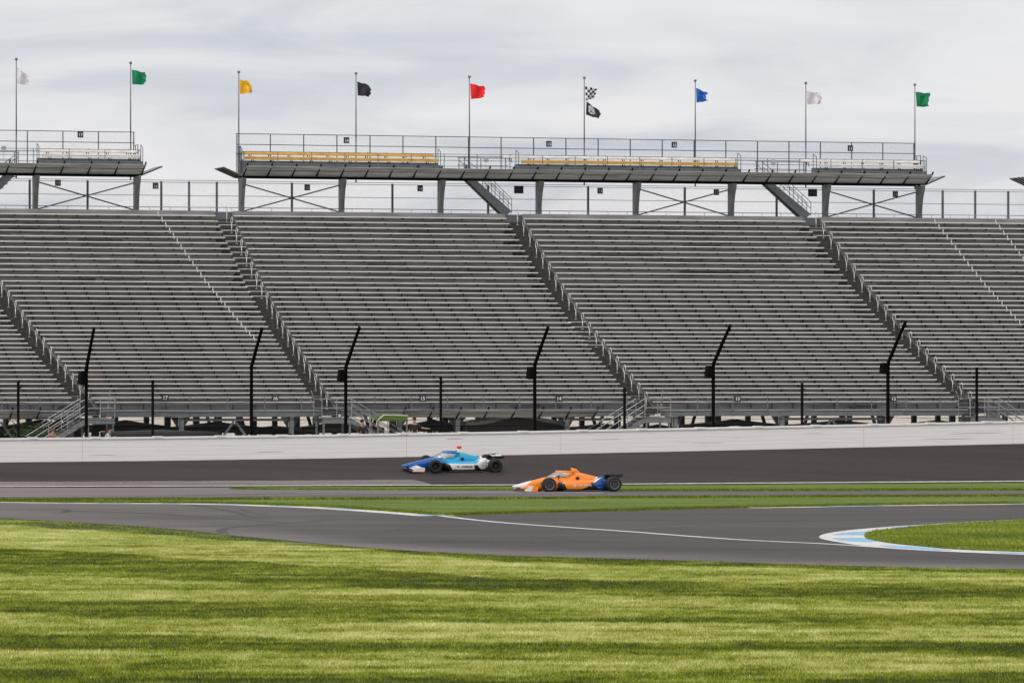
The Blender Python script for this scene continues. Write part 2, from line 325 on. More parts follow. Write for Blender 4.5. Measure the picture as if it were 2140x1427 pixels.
# the paler apron at the left end of the turn
apr = MB(); AB = [(-700, 1004), (0, 1006.5), (400, 1005.0), (700, 1003.2), (865, 1001.6), (912, 1014.2)]
for i in range(len(pxs)-1):
    if pxs[i+1] > 905: break
    fa = []
    for k in (i, i+1):
        a, b = innerP[k], outerP[k]; y = interp(AB, pxs[k])
        best = min(np.linspace(0, 1, 200), key=lambda t: abs(HZ+(CAMH-a.lerp(b, t).z)*F/a.lerp(b, t).y-y)); fa.append((a.lerp(b, .003), a.lerp(b, best)))
    up = Vector((0, 0, .006)); apr.quad(fa[0][0]+up, fa[1][0]+up, fa[1][1]+up, fa[0][1]+up)
apr.top('apron', ASPHL, kind='structure', frame='w')
ln = MB()
for a0, a1, b0, b1 in zip(innerP, innerP[1:], outerP, outerP[1:]):
    u_ = Vector((0, 0, .014)); ln.quad(a0+u_, a1+u_, a1.lerp(b1, .019)+u_, a0.lerp(b0, .019)+u_)
ln.top('track_line', PLINE, kind='structure', frame='w')

# ================================================================== WALL
WALLM = bpy.data.materials.new('wall_white'); WALLM.use_nodes = True
t = WALLM.node_tree; b = t.nodes['Principled BSDF']; b.inputs['Roughness'].default_value = .55
c = t.nodes.new('ShaderNodeTexCoord'); mpn = t.nodes.new('ShaderNodeMapping'); mpn.inputs['Scale'].default_value = (.28, 1, 7); t.links.new(c.outputs['Object'], mpn.inputs[0])
n = t.nodes.new('ShaderNodeTexNoise'); n.inputs['Scale'].default_value = 1.6; n.inputs['Detail'].default_value = 7; t.links.new(mpn.outputs[0], n.inputs['Vector'])
r = t.nodes.new('ShaderNodeValToRGB'); t.links.new(n.outputs[0], r.inputs[0]); el = r.color_ramp.elements
el[0].position = .24; el[0].color = (.44, .42, .41, 1); el[1].position = .36; el[1].color = (.79, .755, .74, 1)
q = el.new(.66); q.color = (.83, .79, .775, 1); q = el.new(.76); q.color = (.84, .81, .80, 1); t.links.new(r.outputs[0], b.inputs['Base Color'])
WSEAM = mat('wall_seam', (.45, .44, .43), .7); WCAP = mat('wall_cap', (.82, .80, .77), .5, 0, .1, 2)
wall = thing('track_wall', 'long low white barrier wall of stacked tubes between dark track and grandstand', 'wall', (0, (DW-D0)*CS, 1.3))
wb, wseam, wcap, wbk = MB(), MB(), MB(), MB()
def st(X, Y): return (X*CS+(Y-D0)*SN, -X*SN+(Y-D0)*CS)
U = []
for p, b_ in zip(pxs, outerP):
    u, v = st(b_.x, b_.y); U.append((u, v, b_.z))
WH = 1.10
zw = lambda u: float(np.interp(u, [a[0] for a in U], [a[2] for a in U])); vw = U[10][1]
us = np.arange(U[0][0], U[-1][0], 1.0)
prof = []
for k in range(5):
    z0 = k*WH/5; h = WH/5
    prof += [(.007, z0+.002), (.002, z0+.008), (0, z0+.03), (0, z0+h-.03), (.002, z0+h-.008), (.007, z0+h-.002)]
prof += [(.06, WH), (.5, WH), (.5, -.3), (.035, -.3)]
wb.loft([[(u, vw+a, zw(u)+c_) for a, c_ in prof] for u in us])
wb.part('barrier', WALLM, wall)
capp = [(-.05, WH-.012), (-.05, WH+.075), (.25, WH+.085), (.25, WH+.012), (.0, WH+.004)]
wcap.loft([[(u, vw+a, zw(u)+c_) for a, c_ in capp] for u in us]); wcap.part('cap_rail', WCAP, wall)
for px_ in (-480, -160, 172, 850, 1172, 1805, 2117, 2440):
    u = SU(px_, vw); wseam.box(u-.007, u+.007, vw-.006, vw+.03, zw(u)+.005, zw(u)+WH-.02)
wseam.part('panel_joint', WSEAM, wall)
u = SU(60, vw)
while u < U[-1][0]-2:
    k = MB(); k.box(u, u+.45, vw-.07, vw+.42, zw(u)+WH+.03, zw(u)+WH+.115); k.part('cap_bracket', WCAP, wall); u += 3.12
k = MB(); k.loft([[(u, vw+.30, zw(u)+WH-.02), (u, vw+.30, zw(u)+WH+.05), (u, vw+.75, zw(u)+WH+.05), (u, vw+.75, zw(u)-.3)] for u in us]); k.part('backing_wall', mat('pinkish_concrete', (.52, .47, .46), .7, 0, .3, 2), wall)
SCF = mat('wall_scuff', (.40, .385, .38), .8, 0, .3, 3, stretch=(.3, 1, 6)); SCL = mat('wall_scuff_pale', (.90, .875, .86), .7)
for j, (px_, py_, L_, th_, m_) in enumerate(((950, 917, 1.0, .03, SCF), (1265, 918, 1.6, .022, SCF), (1260, 922, 1.9, .04, SCL), (566, 944, 1.5, .03, SCF), (566, 947.5, 1.9, .04, SCL), (215, 951, 1.6, .022, SCF), (220, 955, 2.2, .035, SCL), (1990, 898, 2.6, .025, SCL), (2040, 905, 3.4, .03, SCF), (2060, 909, 3.8, .03, SCL), (1985, 917, 3.2, .03, SCF), (1960, 921, 2.4, .03, SCL), (1030, 926, 2.4, .022, SCL), (890, 933, 1.6, .022, SCL), (1700, 905, 1.2, .02, SCF), (1480, 925, 1.8, .022, SCF))):
    u = SU(px_, vw); z = SZ(px_, py_, vw); k = MB(); sl = (zw(u+.5)-zw(u-.5)); n_ = 10
    for side in (0,):
        P_ = [(u+(t_-.5)*L_, vw-.0035, z+(t_-.5)*L_*sl+th_*.5*math.sin(PI*t_)**.6) for t_ in np.linspace(0, 1, n_)]+[(u+(t_-.5)*L_, vw-.0035, z+(t_-.5)*L_*sl-th_*.5*math.sin(PI*t_)**.6) for t_ in np.linspace(1, 0, n_)]
        n0 = k.pts(P_[:n_]+P_[n_+1:-1]); k.face(range(n0, n0+2*n_-2))
    k.part('scuff', m_, wall)
# lot behind the wall
LOTZ = 1.0
lot = MB(); vv = vw+.76
P = [(u, vv, min(zw(u)+.2, LOTZ)) for u in us]
lot.loft([[(u, vv, LOTZ-.02+max(0, zw(u)-1.3)*.5), (u, vv+12, LOTZ), (u, vv+60, LOTZ), (u, vv+1200, LOTZ)] for u in np.linspace(-260, 320, 60)], cap=False, closed=False)
lot.top('gravel_lot', GRAV, kind='structure', frame='s')

# ================================================================== GRANDSTAND
T = .654
ZR = [(0, 3.86), (17, 8.17), (26, 10.84), (38, 15.0)]
zrow = lambda i: interp(ZR, i); vrow = lambda i: i*T
FT = .41
AIS = [(-24.35, -27.3), (-10.85, -10.8), (7.75, 7.45), (27.35, 26.85)]
ais = lambda k, i: AIS[k][0]+(AIS[k][1]-AIS[k][0])*i/38
AW = .56
LE, RE = -44.0, 48.0
bounds = [(lambda i: LE, lambda i: ais(0, i)-AW), (lambda i: ais(0, i)+AW, lambda i: ais(1, i)-AW), (lambda i: ais(1, i)+AW, lambda i: ais(2, i)-AW),
          (lambda i: ais(2, i)+AW, lambda i: ais(3, i)-AW), (lambda i: ais(3, i)+AW, lambda i: RE)]
BL = ['grey bench seating block at the left edge, left of the first stairway', 'grey bench block above signs 17 and 16, with a dotted line of posts',
      'wide grey metal bench seating block above front signs 15 and 14', 'wide grey metal bench seating block above front signs 13 and 12', 'grey bench seating block at the right edge, right of the last stairway']
BS = 1.26
COLS_F = [-60, 149, 379, 609, 835, 956, 1185, 1411, 1634, 1853, 2075, 2290]
blocks = []
FV = -1.5   # front edge of the walkway
for bi, (lf, rf) in enumerate(bounds):
    root = thing('seating_block', BL[bi], 'grandstand', ((lf(0)+rf(0))/2, 0, LOTZ), 'blocks of the long grandstand'); blocks.append(root)
    dk = MB()
    for i in range(39):
        v0, v1 = vrow(i)-.35, vrow(i)+.30; z = zrow(i)-FT; zn = max(zrow(min(i+1, 38))-FT, zrow(i)-.045) if i < 38 else z+.72
        l, r_ = lf(i), rf(i); l2, r2 = lf(i+1), rf(i+1)
        dk.quad((l, v0, z), (r_, v0, z), (r2, v1, z), (l2, v1, z))
        dk.quad((l2, v1, z), (r2, v1, z), (r2, v1, zn), (l2, v1, zn))
        dk.quad((l2, v1+.004, z-.25), (l2, v1+.004, zn), (r2, v1+.004, zn), (r2, v1+.004, z-.25))
    dk.quad((lf(0), -.35, zrow(0)-FT-.02), (rf(0), -.35, zrow(0)-FT-.02), (rf(0), FV, 3.41), (lf(0), FV, 3.41))
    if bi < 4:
        rr_ = random.Random(bi+40); dk.mi = 1  # dark quads paint the shade of open riser gaps beside the aisles
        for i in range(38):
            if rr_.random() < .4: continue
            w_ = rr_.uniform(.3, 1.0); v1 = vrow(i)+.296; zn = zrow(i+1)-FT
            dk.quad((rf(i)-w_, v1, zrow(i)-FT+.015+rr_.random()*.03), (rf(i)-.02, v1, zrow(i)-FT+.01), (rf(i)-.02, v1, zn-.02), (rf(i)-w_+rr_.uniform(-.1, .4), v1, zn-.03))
    # rows differ a little in tone: patched panels
    rr_ = random.Random(bi+90); dk.mi = 2
    for i in range(38):
        for _ in range(rr_.choice((0, 1, 1, 2, 3))):
            w_ = rr_.uniform(1.2, 4); l_ = rr_.uniform(lf(i)+.3, rf(i)-w_-1.2); v1 = vrow(i)+.2965; dk.mi = rr_.choice((2, 2, 3)); z_ = zrow(i)-FT+.01
            dk.quad((l_, v1, z_), (l_+w_, v1, z_), (l_+w_, v1, z_+rr_.uniform(.2, .3)), (l_, v1, z_+rr_.uniform(.2, .3)))
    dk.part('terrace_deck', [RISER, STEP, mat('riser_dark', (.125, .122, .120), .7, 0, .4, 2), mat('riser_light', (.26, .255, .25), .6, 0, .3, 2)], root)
    fs = MB(); fs.box(lf(0), rf(0), FV-.02, FV+.05, 3.06, 3.36); fs.mi = 1; fs.box(lf(0), rf(0), FV-.05, FV+.05, 3.364, 3.42); fs.part('front_fascia', [STEELG, RAIL], root)
    bk = MB(); bk.box(lf(38), rf(38), vrow(38)+.60, vrow(38)+.66, 14.4, 15.27); bk.part('back_panel', STEELG, root)
    ph = rng.random()*0
    for i in range(39):
        z = zrow(i); v = vrow(i); l, r_ = lf(i), rf(i); m_ = MB()
        m_.box(l, r_, v-.025, v+.0, z-.024, z+.030); m_.box(l, r_, v+.001, v+.25, z+.002, z+.026)
        m_.mi = 1
        k0 = math.ceil((l-.3)/BS)
        u = k0*BS+.35
        while u < r_-.1:
            if u > l+.1:
                if i >= 26: m_.box(u-.05, u+.03, v+.02, v+.20, z-.11, z-.025)
                else: m_.box(u-.02, u+.02, v+.02, v+.20, z-FT+.002, z-.025)
            u += BS
        # seam of the riser panels
        m_.part('bench', [ALU, BRK], root)
    fr = MB()
    uu = math.ceil(lf(0)/2.09)*2.09
    while uu < rf(0):
        fr.box(uu-.022, uu+.022, FV-.075, FV-.03, 3.1, 4.2); uu += 2.09
    for z in (4.2, 3.78): fr.bar((lf(0), FV-.05, z), (rf(0), FV-.05, z), .022)
    fr.part('front_railing', STEELL, root)
    me = MB(); me.quad((lf(0), FV-.06, 3.42), (rf(0), FV-.06, 3.42), (rf(0), FV-.06, 4.2), (lf(0), FV-.06, 4.2)); me.part('railing_mesh', MESH, root)
# sloping catch tray with black struts
def tray(root, l, r_, v, zb, outw, up, strut_px=1.47):
    k = MB(); k.hexa([(l, v, zb-.02), (r_, v, zb-.02), (r_, v, zb+.01), (l, v, zb+.01), (l, v-outw, zb+up-.03), (r_, v-outw, zb+up-.03), (r_, v-outw, zb+up), (l, v-outw, zb+up)])
    k.part('catch_tray', TRAYM, root)
    k = MB(); k.box(l, r_, v-.56*outw-.02, v-.56*outw, zb+.52*up-.035, zb+.52*up-.012); k.part('tray_seam', STEELD, root)
    n_ = max(1, int((r_-l)/strut_px))
    for j in range(n_+1):
        u = l+.05+j*(r_-l-.1)/n_
        s_ = MB(); s_.beam((u, v, zb-.06), (u, v-outw*1.12, zb+up*1.12+.06), .07, .09); s_.part('tray_strut', BLACK, root)
for bi, a, b_ in ((0, -40, 78), (2, 835, 1240)):
    tray(blocks[bi], max(SU(a, FV), LE), SU(b_, FV), FV-.1, 3.03, .95, .43)
# steelwork under the seats
def block_of(u):
    for bi in range(5):
        if bounds[bi][0](0)-.6 <= u <= bounds[bi][1](0)+.6: return blocks[bi]
    return blocks[2]
for px_ in COLS_F:
    u = SU(px_, FV+.2); rt = block_of(u); k = MB(); k.box(u-.12, u+.12, FV+.1, FV+.35, .9, 3.05)
    k.mi = 1; k.prism([(u-.12, 3.05), (u-.55, 3.05), (u-.12, 2.35)], FV+.40, FV+.46); k.prism([(u+.12, 3.05), (u+.55, 3.05), (u+.12, 2.35)], FV+.40, FV+.46)
    k.part('front_column', [STEELL if px_ not in (149, 835) else STEELG, STEELD], rt)
def drop(u, v): return min(14.0, zrow(max(0, min(38, v/T)))-.75)
for v_, lst in ((6.0, [12, 306, 458, 531, 574, 621, 898, 1158, 1216, 1425, 1563, 1701, 1775, 1910, 1960, 2100]), (13., [-40, 120, 240, 410, 700, 820, 1000, 1290, 1480, 1640, 1840, 2030]), (20., [60, 200, 350, 500, 660, 930, 1110, 1350, 1500, 1760, 1990])):
    for px_ in lst:
        u = SU(px_, v_); rt = block_of(u); k = MB(); wd = .14 if v_ < 10 else .18
        k.box(u-wd, u+wd, v_-.12, v_+.12, .9, drop(u, v_)); k.part('rear_column', STEELD, rt)
for px_, s_, v_ in ((430, 1, 5), (455, -1, 7), (600, 1, 6), (730, -1, 6), (760, 1, 8), (790, -1, 8), (1235, 1, 6), (1262, -1, 6), (1455, -1, 6), (1475, 1, 6), (1590, 1, 6), (1690, -1, 6), (1820, 1, 6), (2010, 1, 3), (20, -1, 4), (150, 1, 6), (1100, 1, 6), (500, 1, 9), (640, 1, 9), (1330, -1, 6)):
    u = SU(px_, v_); rt = block_of(u); k = MB(); k.beam((u, v_, 3.3), (u+s_*.75, v_, .95), .16, .16); k.part('brace', STEELD, rt)
for a, b_, y_ in ((-40, 160, 873), (375, 612, 877), (1185, 1300, 876), (1634, 1860, 875)):
    ua, ub = SU(a, FV+.3), SU(b_, FV+.3); rt = block_of((ua+ub)/2); z = SZ((a+b_)/2, y_, FV+.3); k = MB(); k.box(ua, ub, FV+.36, FV+.5, z-.07, z+.07); k.part('tie_beam', STEELL, rt)
for px_ in (1, 492, 1740):
    u = SU(px_, FV+.4); rt = block_of(u); k = MB(); k.beam((u-.05, FV+.6, 2.8), (u-1.0, FV+.6, 1.5), .12, .12); k.beam((u+.05, FV+.6, 2.8), (u+1.0, FV+.6, 1.5), .12, .12); k.part('knee_brace', STEELL, rt)
# little white posts that mark the joints of the benches
def markers(root, f, i0, i1):
    for i in range(i0, i1):
        u = f(i); k = MB(); z = zrow(i); k.box(u-.025, u+.025, vrow(i)-.07, vrow(i)-.03, z+.06, z+.24); k.box(u+.02, u+.08, vrow(i)-.05, vrow(i)-.027, z-.08, z+.07)
        k.part('joint_post', WRAIL, root)
markers(blocks[1], lambda i: -12.9-(i-16)*.091, 14, 39)
markers(blocks[4], lambda i: 35.3-(i-19)*.021, 18, 39)
markers(blocks[4], lambda i: 39.0, 26, 39)
# stairways through the seats
AL = ['dark stairway with ringed white handrails, ending behind the leftmost tall fence post', 'dark stairway with ringed white handrails, rising to below the yellow flag',
      'dark stairway with ringed white handrails, topping out between the red and checkered flags', 'dark stairway with ringed white handrails, farthest right of the four']
def ring_rail(u, i):
    k = MB(); k.smooth = True; z = zrow(i)-FT+.02; v = vrow(i)-.1
    k.bar((u, v, z), (u, v, z+.56), .025, 6); k.bar((u-.07, v, z+.01), (u+.07, v, z+.01), .02, 5)
    pts = []
    for j in range(14):
        a = 2*PI*j/14; pts.append((u, v+.23*math.sin(a), z+.76-.20*math.cos(a)))
    for a, b_ in zip(pts, pts[1:]+pts[:1]): k.bar(a, b_, .022, 5)
    return k
for k_ in range(4):
    root = thing('aisle_stairway', AL[k_], 'stairs', (ais(k_, 0), 0, 3.4), 'stairways between the seating blocks')
    s_ = MB()
    for i in range(39):
        z = zrow(i)-FT; zn = zrow(min(i+1, 38))-FT if i < 38 else z+.35; l, r_ = ais(k_, i)-AW+.004, ais(k_, i)+AW-.004; v0 = vrow(i)-.35
        s_.box(l, r_, v0, v0+.33, z-.35, z+.012); s_.box(l, r_, v0+.33, v0+.654, z-.35, (z+zn)/2+.012)
    s_.part('steps', STEP, root)
    for i in range(0, 39, 2): ring_rail(ais(k_, i)+.12, i).part('handrail', WRAIL, root)
    # worn tread edges on a few of the upper steps
    e_ = MB()
    for i in (range(24, 39) if k_ in (1,) else (range(14, 20) if k_ == 2 else range(36, 39))):
        z = (zrow(i)+zrow(min(i+1, 38)))/2-FT; l, r_ = ais(k_, i)-AW+.02, ais(k_, i)+AW-.02; e_.box(l, r_, vrow(i)-.03, vrow(i)+.01, z+.0, z+.035)
    e_.part('tread_edges', ALU, root)
    e_ = MB(); e_.box(ais(k_, 38)-AW, ais(k_, 38)+AW, vrow(38)+.66, vrow(38)+.70, 14.3, 15.27); e_.part('head_panel', STEELG, root)

# ---------------- number signs
VBK_ = 27.65
DIG = mat('sign_white', (.82, .82, .80), .5)
def sign(px_, py_, v, txt, label, size=.38, cat='sign'):
    u, z = SU(px_, v), SZ(px_, py_, v)
    root = thing('number_sign', label, cat, (u, v, z-size/2), 'seat section number signs')
    k = MB(); k.box(u-size*.47, u+size*.47, v-.02, v+.01, z-size/2, z+size/2); k.part('panel', SIGN, root)
    k = MB(); text_mb(k, txt, u, v-.034, z-.035, size*.68, .012, squeeze=.98); k.part('numeral', DIG, root)
    k = MB(); k.box(u-size*.27, u+size*.27, v-.026, v-.021, z+size*.30, z+size*.38); k.part('small_lettering', mat('sign_faint', (.10, .11, .13), .5), root)
WORDS = {'11': 'eleven'}
FS = [(-1, 0, 0)]
for px_, py_, t_ in ((345, 830, '17'), (575, 831, '16'), (883, 831.5, '15'), (1168, 831.5, '14'), (1541, 832, '13'), (1867, 832, '12')):
    sign(px_, py_, FV-.09, t_, f'dark square number {t_} sign on the front railing at the foot of the stand', .42)
for px_, py_, t_ in ((121, 382.5, '17'), (325, 388.5, '16'), (642, 392, '15'), (878, 394, '14'), (1254, 399, '13'), (1497, 402, '12'), (1871, 406, '11')):
    sign(px_, py_, 28.1, t_, f'dark square number {t_} sign on the fence along the top row of seats', .37)
for px_, py_, t_ in ((168, 281.5, '17'), (724, 293.5, '14'), (1147, 301, '13'), (1409, 303, '12'), (1777, 310, '11')):
    sign(px_, py_, VBK_-.15, t_, f'dark square sign with number {t_} on the back fence of the raised deck', .37)
for px_, py_, where in ((1084, 396.5, 'on the top fence below the red and checkered flags'), (1698, 403, 'on the top fence below the white flag')):
    u, z = SU(px_, 28.1), SZ(px_, py_, 28.1); root = thing('notice_board', f'wide black board with faint lettering, {where}', 'sign', (u, 28.1, z-.24), 'black notice boards')
    k = MB(); k.box(u-.30, u+.30, 28.07, 28.1, z-.24, z+.24); k.part('panel', mat('board_black', (.006, .006, .007), .4), root)
    k = MB(); k.ball((u-.01, 28.068, z+.13), .05, 8, (1, .05, .7))
    for a, b_, c_ in ((-.22, -.07, -.0), (-.05, .05, -.0), (.08, .22, -.0), (.03, .06, -.09), (.1, .2, -.09)): k.box(u+a, u+b_, 28.066, 28.069, z+c_-.028, z+c_+.028)
    k.part('faint_lettering', mat('faint_gold', (.07, .065, .055), .5), root)
for px_, py_ in ((8, 311), (1016, 333), (1616, 339.5)):
    u, z = SU(px_, 26.4), SZ(px_, py_, 26.4); nm = {8: 'at the left edge of the photo', 1016: 'right of the red flag pole', 1616: 'left of the white flag pole'}[px_]
    k = MB(); k.box(u-.15, u+.15, 26.39, 26.42, z-.17, z+.17); k.bar((u, 26.43, z-.6), (u, 26.43, z+.15), .015, 5); k.top('notice_plate', mat('plate_grey', (.42, .42, .40), .5), f'small pale grey plate on the deck stair railing {nm}', 'sign', 'pale plates by the deck stairs')

# ---------------- fence along the top row
FVV = 28.2
rf_ = thing('rear_fence', 'long grey post and mesh fence along the top row of seats', 'fence', (0, FVV, 15.0))
for px_ in (-60, 62, 183, 337, 395, 453, 610, 820, 1020, 1229, 1431, 1623, 1826, 1970, 2038, 2107, 2180):
    u = SU(px_, FVV); k = MB(); k.box(u-.06, u+.06, FVV-.06, FVV+.06, 14.6, 17.18); k.part('post', STEELG, rf_)
for z, rr in ((17.24, .018), (17.12, .018), (16.32, .016)):
    k = MB(); k.bar((LE, FVV-.07, z), (RE, FVV-.07, z), rr); k.part('rail', STEELG, rf_)
k = MB(); k.bar((LE, FVV-1.6, 15.56), (RE, FVV-1.6, 15.56), .022)
u = LE
while u < RE: k.box(u-.012, u+.012, FVV-1.61, FVV-1.59, 15.2, 15.56); u += 1.26
k.part('low_rail', RAIL, rf_)
k = MB(); k.quad((LE, FVV, 15.3), (RE, FVV, 15.3), (RE, FVV, 17.12), (LE, FVV, 17.12)); k.part('mesh', MESH, rf_)

# ================================================================== RAISED DECKS
ZB = 17.46; VF = 25.6; VBK = 27.65
def deck(label, pl, pr, cols, braces, benches, stairs, endl=True, endr=True, rails=None):
    l = SU(pl, VF); r_ = SU(pr, VF); root = thing('raised_deck', label, 'grandstand deck', ((l+r_)/2, VF+1, 14.9), 'raised upper decks')
    k = MB(); k.box(l, r_, VF, VBK, ZB, ZB+.14); k.mi = 1
    for v in (VF+.02, VF+1, VBK-.12): k.box(l, r_, v, v+.1, ZB-.08, ZB)
    k.part('floor', [STEELG, BLACK], root)
    tray(root, l-.02, r_+.02, VF, ZB+.06, 1.15, .50, 1.5)
    for e_, s_ in ((l, -1), (r_, 1)):
        if (s_ < 0 and not endl) or (s_ > 0 and not endr): continue
        k = MB()
        k.hexa([(e_, VF-.0, ZB), (e_, VBK, ZB), (e_, VBK, ZB+.05), (e_, VF, ZB+.05), (e_+s_*1.15, VF, ZB+.5), (e_+s_*1.15, VBK, ZB+.5), (e_+s_*1.15, VBK, ZB+.53), (e_+s_*1.15, VF, ZB+.53)])
        k.part('side_tray', TRAYM, root)
        for v in np.linspace(VF, VBK, 4):
            k = MB(); k.beam((e_, v, ZB-.03), (e_+s_*1.25, v, ZB+.50), .06, .08); k.part('side_strut', STEELD, root)
    for c_ in cols:
        u = SU(c_, VF+.8); k = MB()
        pr_ = [(VF+.6, 14.9), (VF+1.1, 14.9), (VF+1.1, ZB-.1), (VF+.05, ZB-.1), (VF+.12, ZB-.35), (VF+.35, ZB-.75), (VF+.5, ZB-1.2), (VF+.6, ZB-1.7)]
        k.prism(pr_, u-.13, u+.13, 'yz'); k.part('column', STEELG, root)
    for a, b_ in braces:
        ua, ub = SU(a, VF+1)+.1, SU(b_, VF+1)-.1
        for z0, z1, dv in ((17.0, 15.35, 0), (15.35, 17.0, .12)):
            k = MB(); k.beam((ua, VF+1+dv, z0), (ub, VF+1+dv, z1), .07, .075); k.part('cross_brace', STEELD, root)
    # stepped bench bases and benches
    for a, b_, rows in benches:
        ua, ub = SU(a, VF+.7), SU(b_, VF+.7); k = MB()
        k.box(ua-.15, ub+.15, VF+.35, VF+1.0, ZB+.142, 18.27); k.box(ua-.15, ub+.15, VF+1.002, VBK-.3, ZB+.142, 18.43); k.part('bench_plinth', STEELG, root)
        for v, z0, m_, vis in ((VF+.65, 18.50, rows[0], 1), (VF+1.35, 18.84, rows[1], 1)):
            sh = .0
            if len(rows) > 2 and v > VF+1: sh = rows[2]
            k = MB(); k.box(ua+sh, ub, v, v+.03, z0+.031, z0+.175); k.box(ua+sh, ub, v-.2, v+.1, z0-.035, z0+.03); k.mi = 1
            u = ua+.4+sh
            while u < ub:
                k.box(u-.03, u+.03, v-.04, v-.005, z0-.2, z0-.036); k.box(u+.12, u+.16, v+.031, v+.06, z0-.3, z0+.2); u += 1.22
            k.part('bench', [m_, STEELD], root, label=('yellow bench' if m_ is YEL else None))
    # railings
    fr = MB()
    for z in (18.93, 18.55, 18.19): fr.bar((l+.1, VF-.0, z), (r_-.1, VF-.0, z), .018)
    n_ = max(1, round((r_-l)/2.08))
    for j in range(n_+1):
        u = l+.1+(r_-l-.2)*j/n_; fr.box(u-.02, u+.02, VF-.02, VF+.02, ZB+.14, 18.93)
    fr.part('front_railing', STEELL, root)
    bf = MB(); v = VBK-.1
    for z in (20.10, 19.45, 18.88): bf.bar((l+.05, v, z), (r_-.05, v, z), .022)
    bf.part('fence_rail', STEELD, root)
    for j in range(n_+1):
        u = l+.1+(r_-l-.2)*j/n_; k = MB(); k.box(u-.026, u+.026, v-.026, v+.026, ZB+.14, 20.10); k.part('fence_post', STEELD, root)
    k = MB(); k.quad((l, v+.03, 18.1), (r_, v+.03, 18.1), (r_, v+.03, 20.10), (l, v+.03, 20.10)); k.part('fence_mesh', MESH, root)
    for e_, on in ((l+.08, endl), (r_-.08, endr)):
        if not on: continue
        k = MB()
        for z in (18.93, 18.45): k.bar((e_, VF, z), (e_, VF+.8, z), .02); k.bar((e_, VF+.8, z+.35), (e_, VBK-.1, z+.35), .02)
        for vq, zt in ((VF+.02, 18.93), (VF+.75, 18.93), (VF+.85, 19.28), (VF+1.5, 19.28)): k.box(e_-.02, e_+.02, vq-.02, vq+.02, ZB+.14, zt)
        k.part('side_railing', STEELD, root)
    # bench end grab rails
    for a, b_, rows in benches:
        for q in (a-8, b_+6):
            u = SU(q, VF+.5); k = MB()
            k.bar((u, VF+.3, ZB+.14), (u, VF+.3, 19.08), .02); k.bar((u, VF+.3, 19.08), (u, VF+.9, 19.28), .02); k.bar((u, VF+.9, 19.28), (u, VF+.9, 18.3), .02); k.part('grab_rail', STEELD, root)
    # steel stairs down to the top row
    for a, b_ in stairs:
        ua, ub = SU(a, VF+.5), SU(b_, VF+.5); s_ = 1 if ub > ua else -1
        for dv in (0, .75):
            k = MB(); k.hexa([(ua+s_*.0, VF+.3+dv, ZB-.12), (ua+s_*.0, VF+.35+dv, ZB-.12), (ub-s_*.40, VF+.35+dv, 15.15), (ub-s_*.40, VF+.3+dv, 15.15),
                              (ua+s_*.6, VF+.3+dv, ZB-.12), (ua+s_*.6, VF+.35+dv, ZB-.12), (ub+s_*.05, VF+.35+dv, 15.5), (ub+s_*.05, VF+.3+dv, 15.5)])
            k.part('stair_stringer', STEELG, root)
            k = MB(); o_ = 1.0
            for h_ in (.9, .5): k.bar((ua+s_*.9, VF+.32+dv, ZB+h_-.3), (ub+s_*.05, VF+.32+dv, 15.35+h_), .018)
            for tt in (.15, .45, .72, 1): k.bar((ua+s_*.9+(ub-ua-s_*.85)*tt, VF+.32+dv, ZB-.3+(15.35-ZB+.3)*tt), (ua+s_*.9+(ub-ua-s_*.85)*tt, VF+.32+dv, ZB+.6+(15.35-ZB+.3)*tt), .018)
            k.part('stair_handrail', STEELD, root)
        k = MB()
        for j in range(10):
            tt = (j+.5)/10; u = ua+(ub-ua)*tt; z = ZB-.1+(15.2-ZB)*tt; k.box(u-.05, u+.25, VF+.36, VF+1.04, z, z+.035)
        k.part('stair_treads', STEELD, root)
        # guard rails of the stair opening
        k = MB(); ug = ua
        for z in (18.79, 18.33): k.bar((ua-s_*.3, VF+1.5, z), (ub+s_*.2, VF+1.5, z), .02)
        k.bar((ua-s_*.2, VF+.3, 18.7), (ua+s_*1.25, VF+.3, ZB+.15), .018); k.bar((ua-s_*.2, VF+1.4, 18.6), (ua+s_*1.0, VF+1.4, ZB+.15), .018)
        k.bar((ua-s_*.2, VF+.3, 18.4), (ua+s_*.9, VF+.3, ZB+.15), .018)
        for u in (ua-s_*.2, ua+s_*1.2, ub): k.box(u-.02, u+.02, VF+1.48, VF+1.52, ZB+.14, 18.79)
        k.box(ua-s_*.2-.02, ua-s_*.2+.02, VF+.28, VF+.32, ZB+.14, 18.79)
        k.part('opening_guard', STEELD, root)
    return root
deck('short raised deck with cream benches and number 17 sign, at the left', -160, 297, [74, 285], [(74, 285)], [(88, 291, (CREAM, CREAM))], [(30, -60)], endl=False)
deck('long raised deck with yellow and cream benches under seven flagpoles', 507, 1936, [505, 714, 921, 1126, 1329, 1528, 1725, 1921], [(505, 714), (1329, 1528), (1725, 1921)],
     [(512, 913, (YEL, YEL)), (1090, 1540, (YEL, CREAM, -1.0)), (1712, 1928, (CREAM, CREAM, -1.0))], [(975, 1066), (1598, 1691)])
deck('tip of a further raised deck at the right edge of the photo', 2174, 2420, [2190, 2390], [], [(2200, 2400, (YEL, YEL))], [], endr=False)

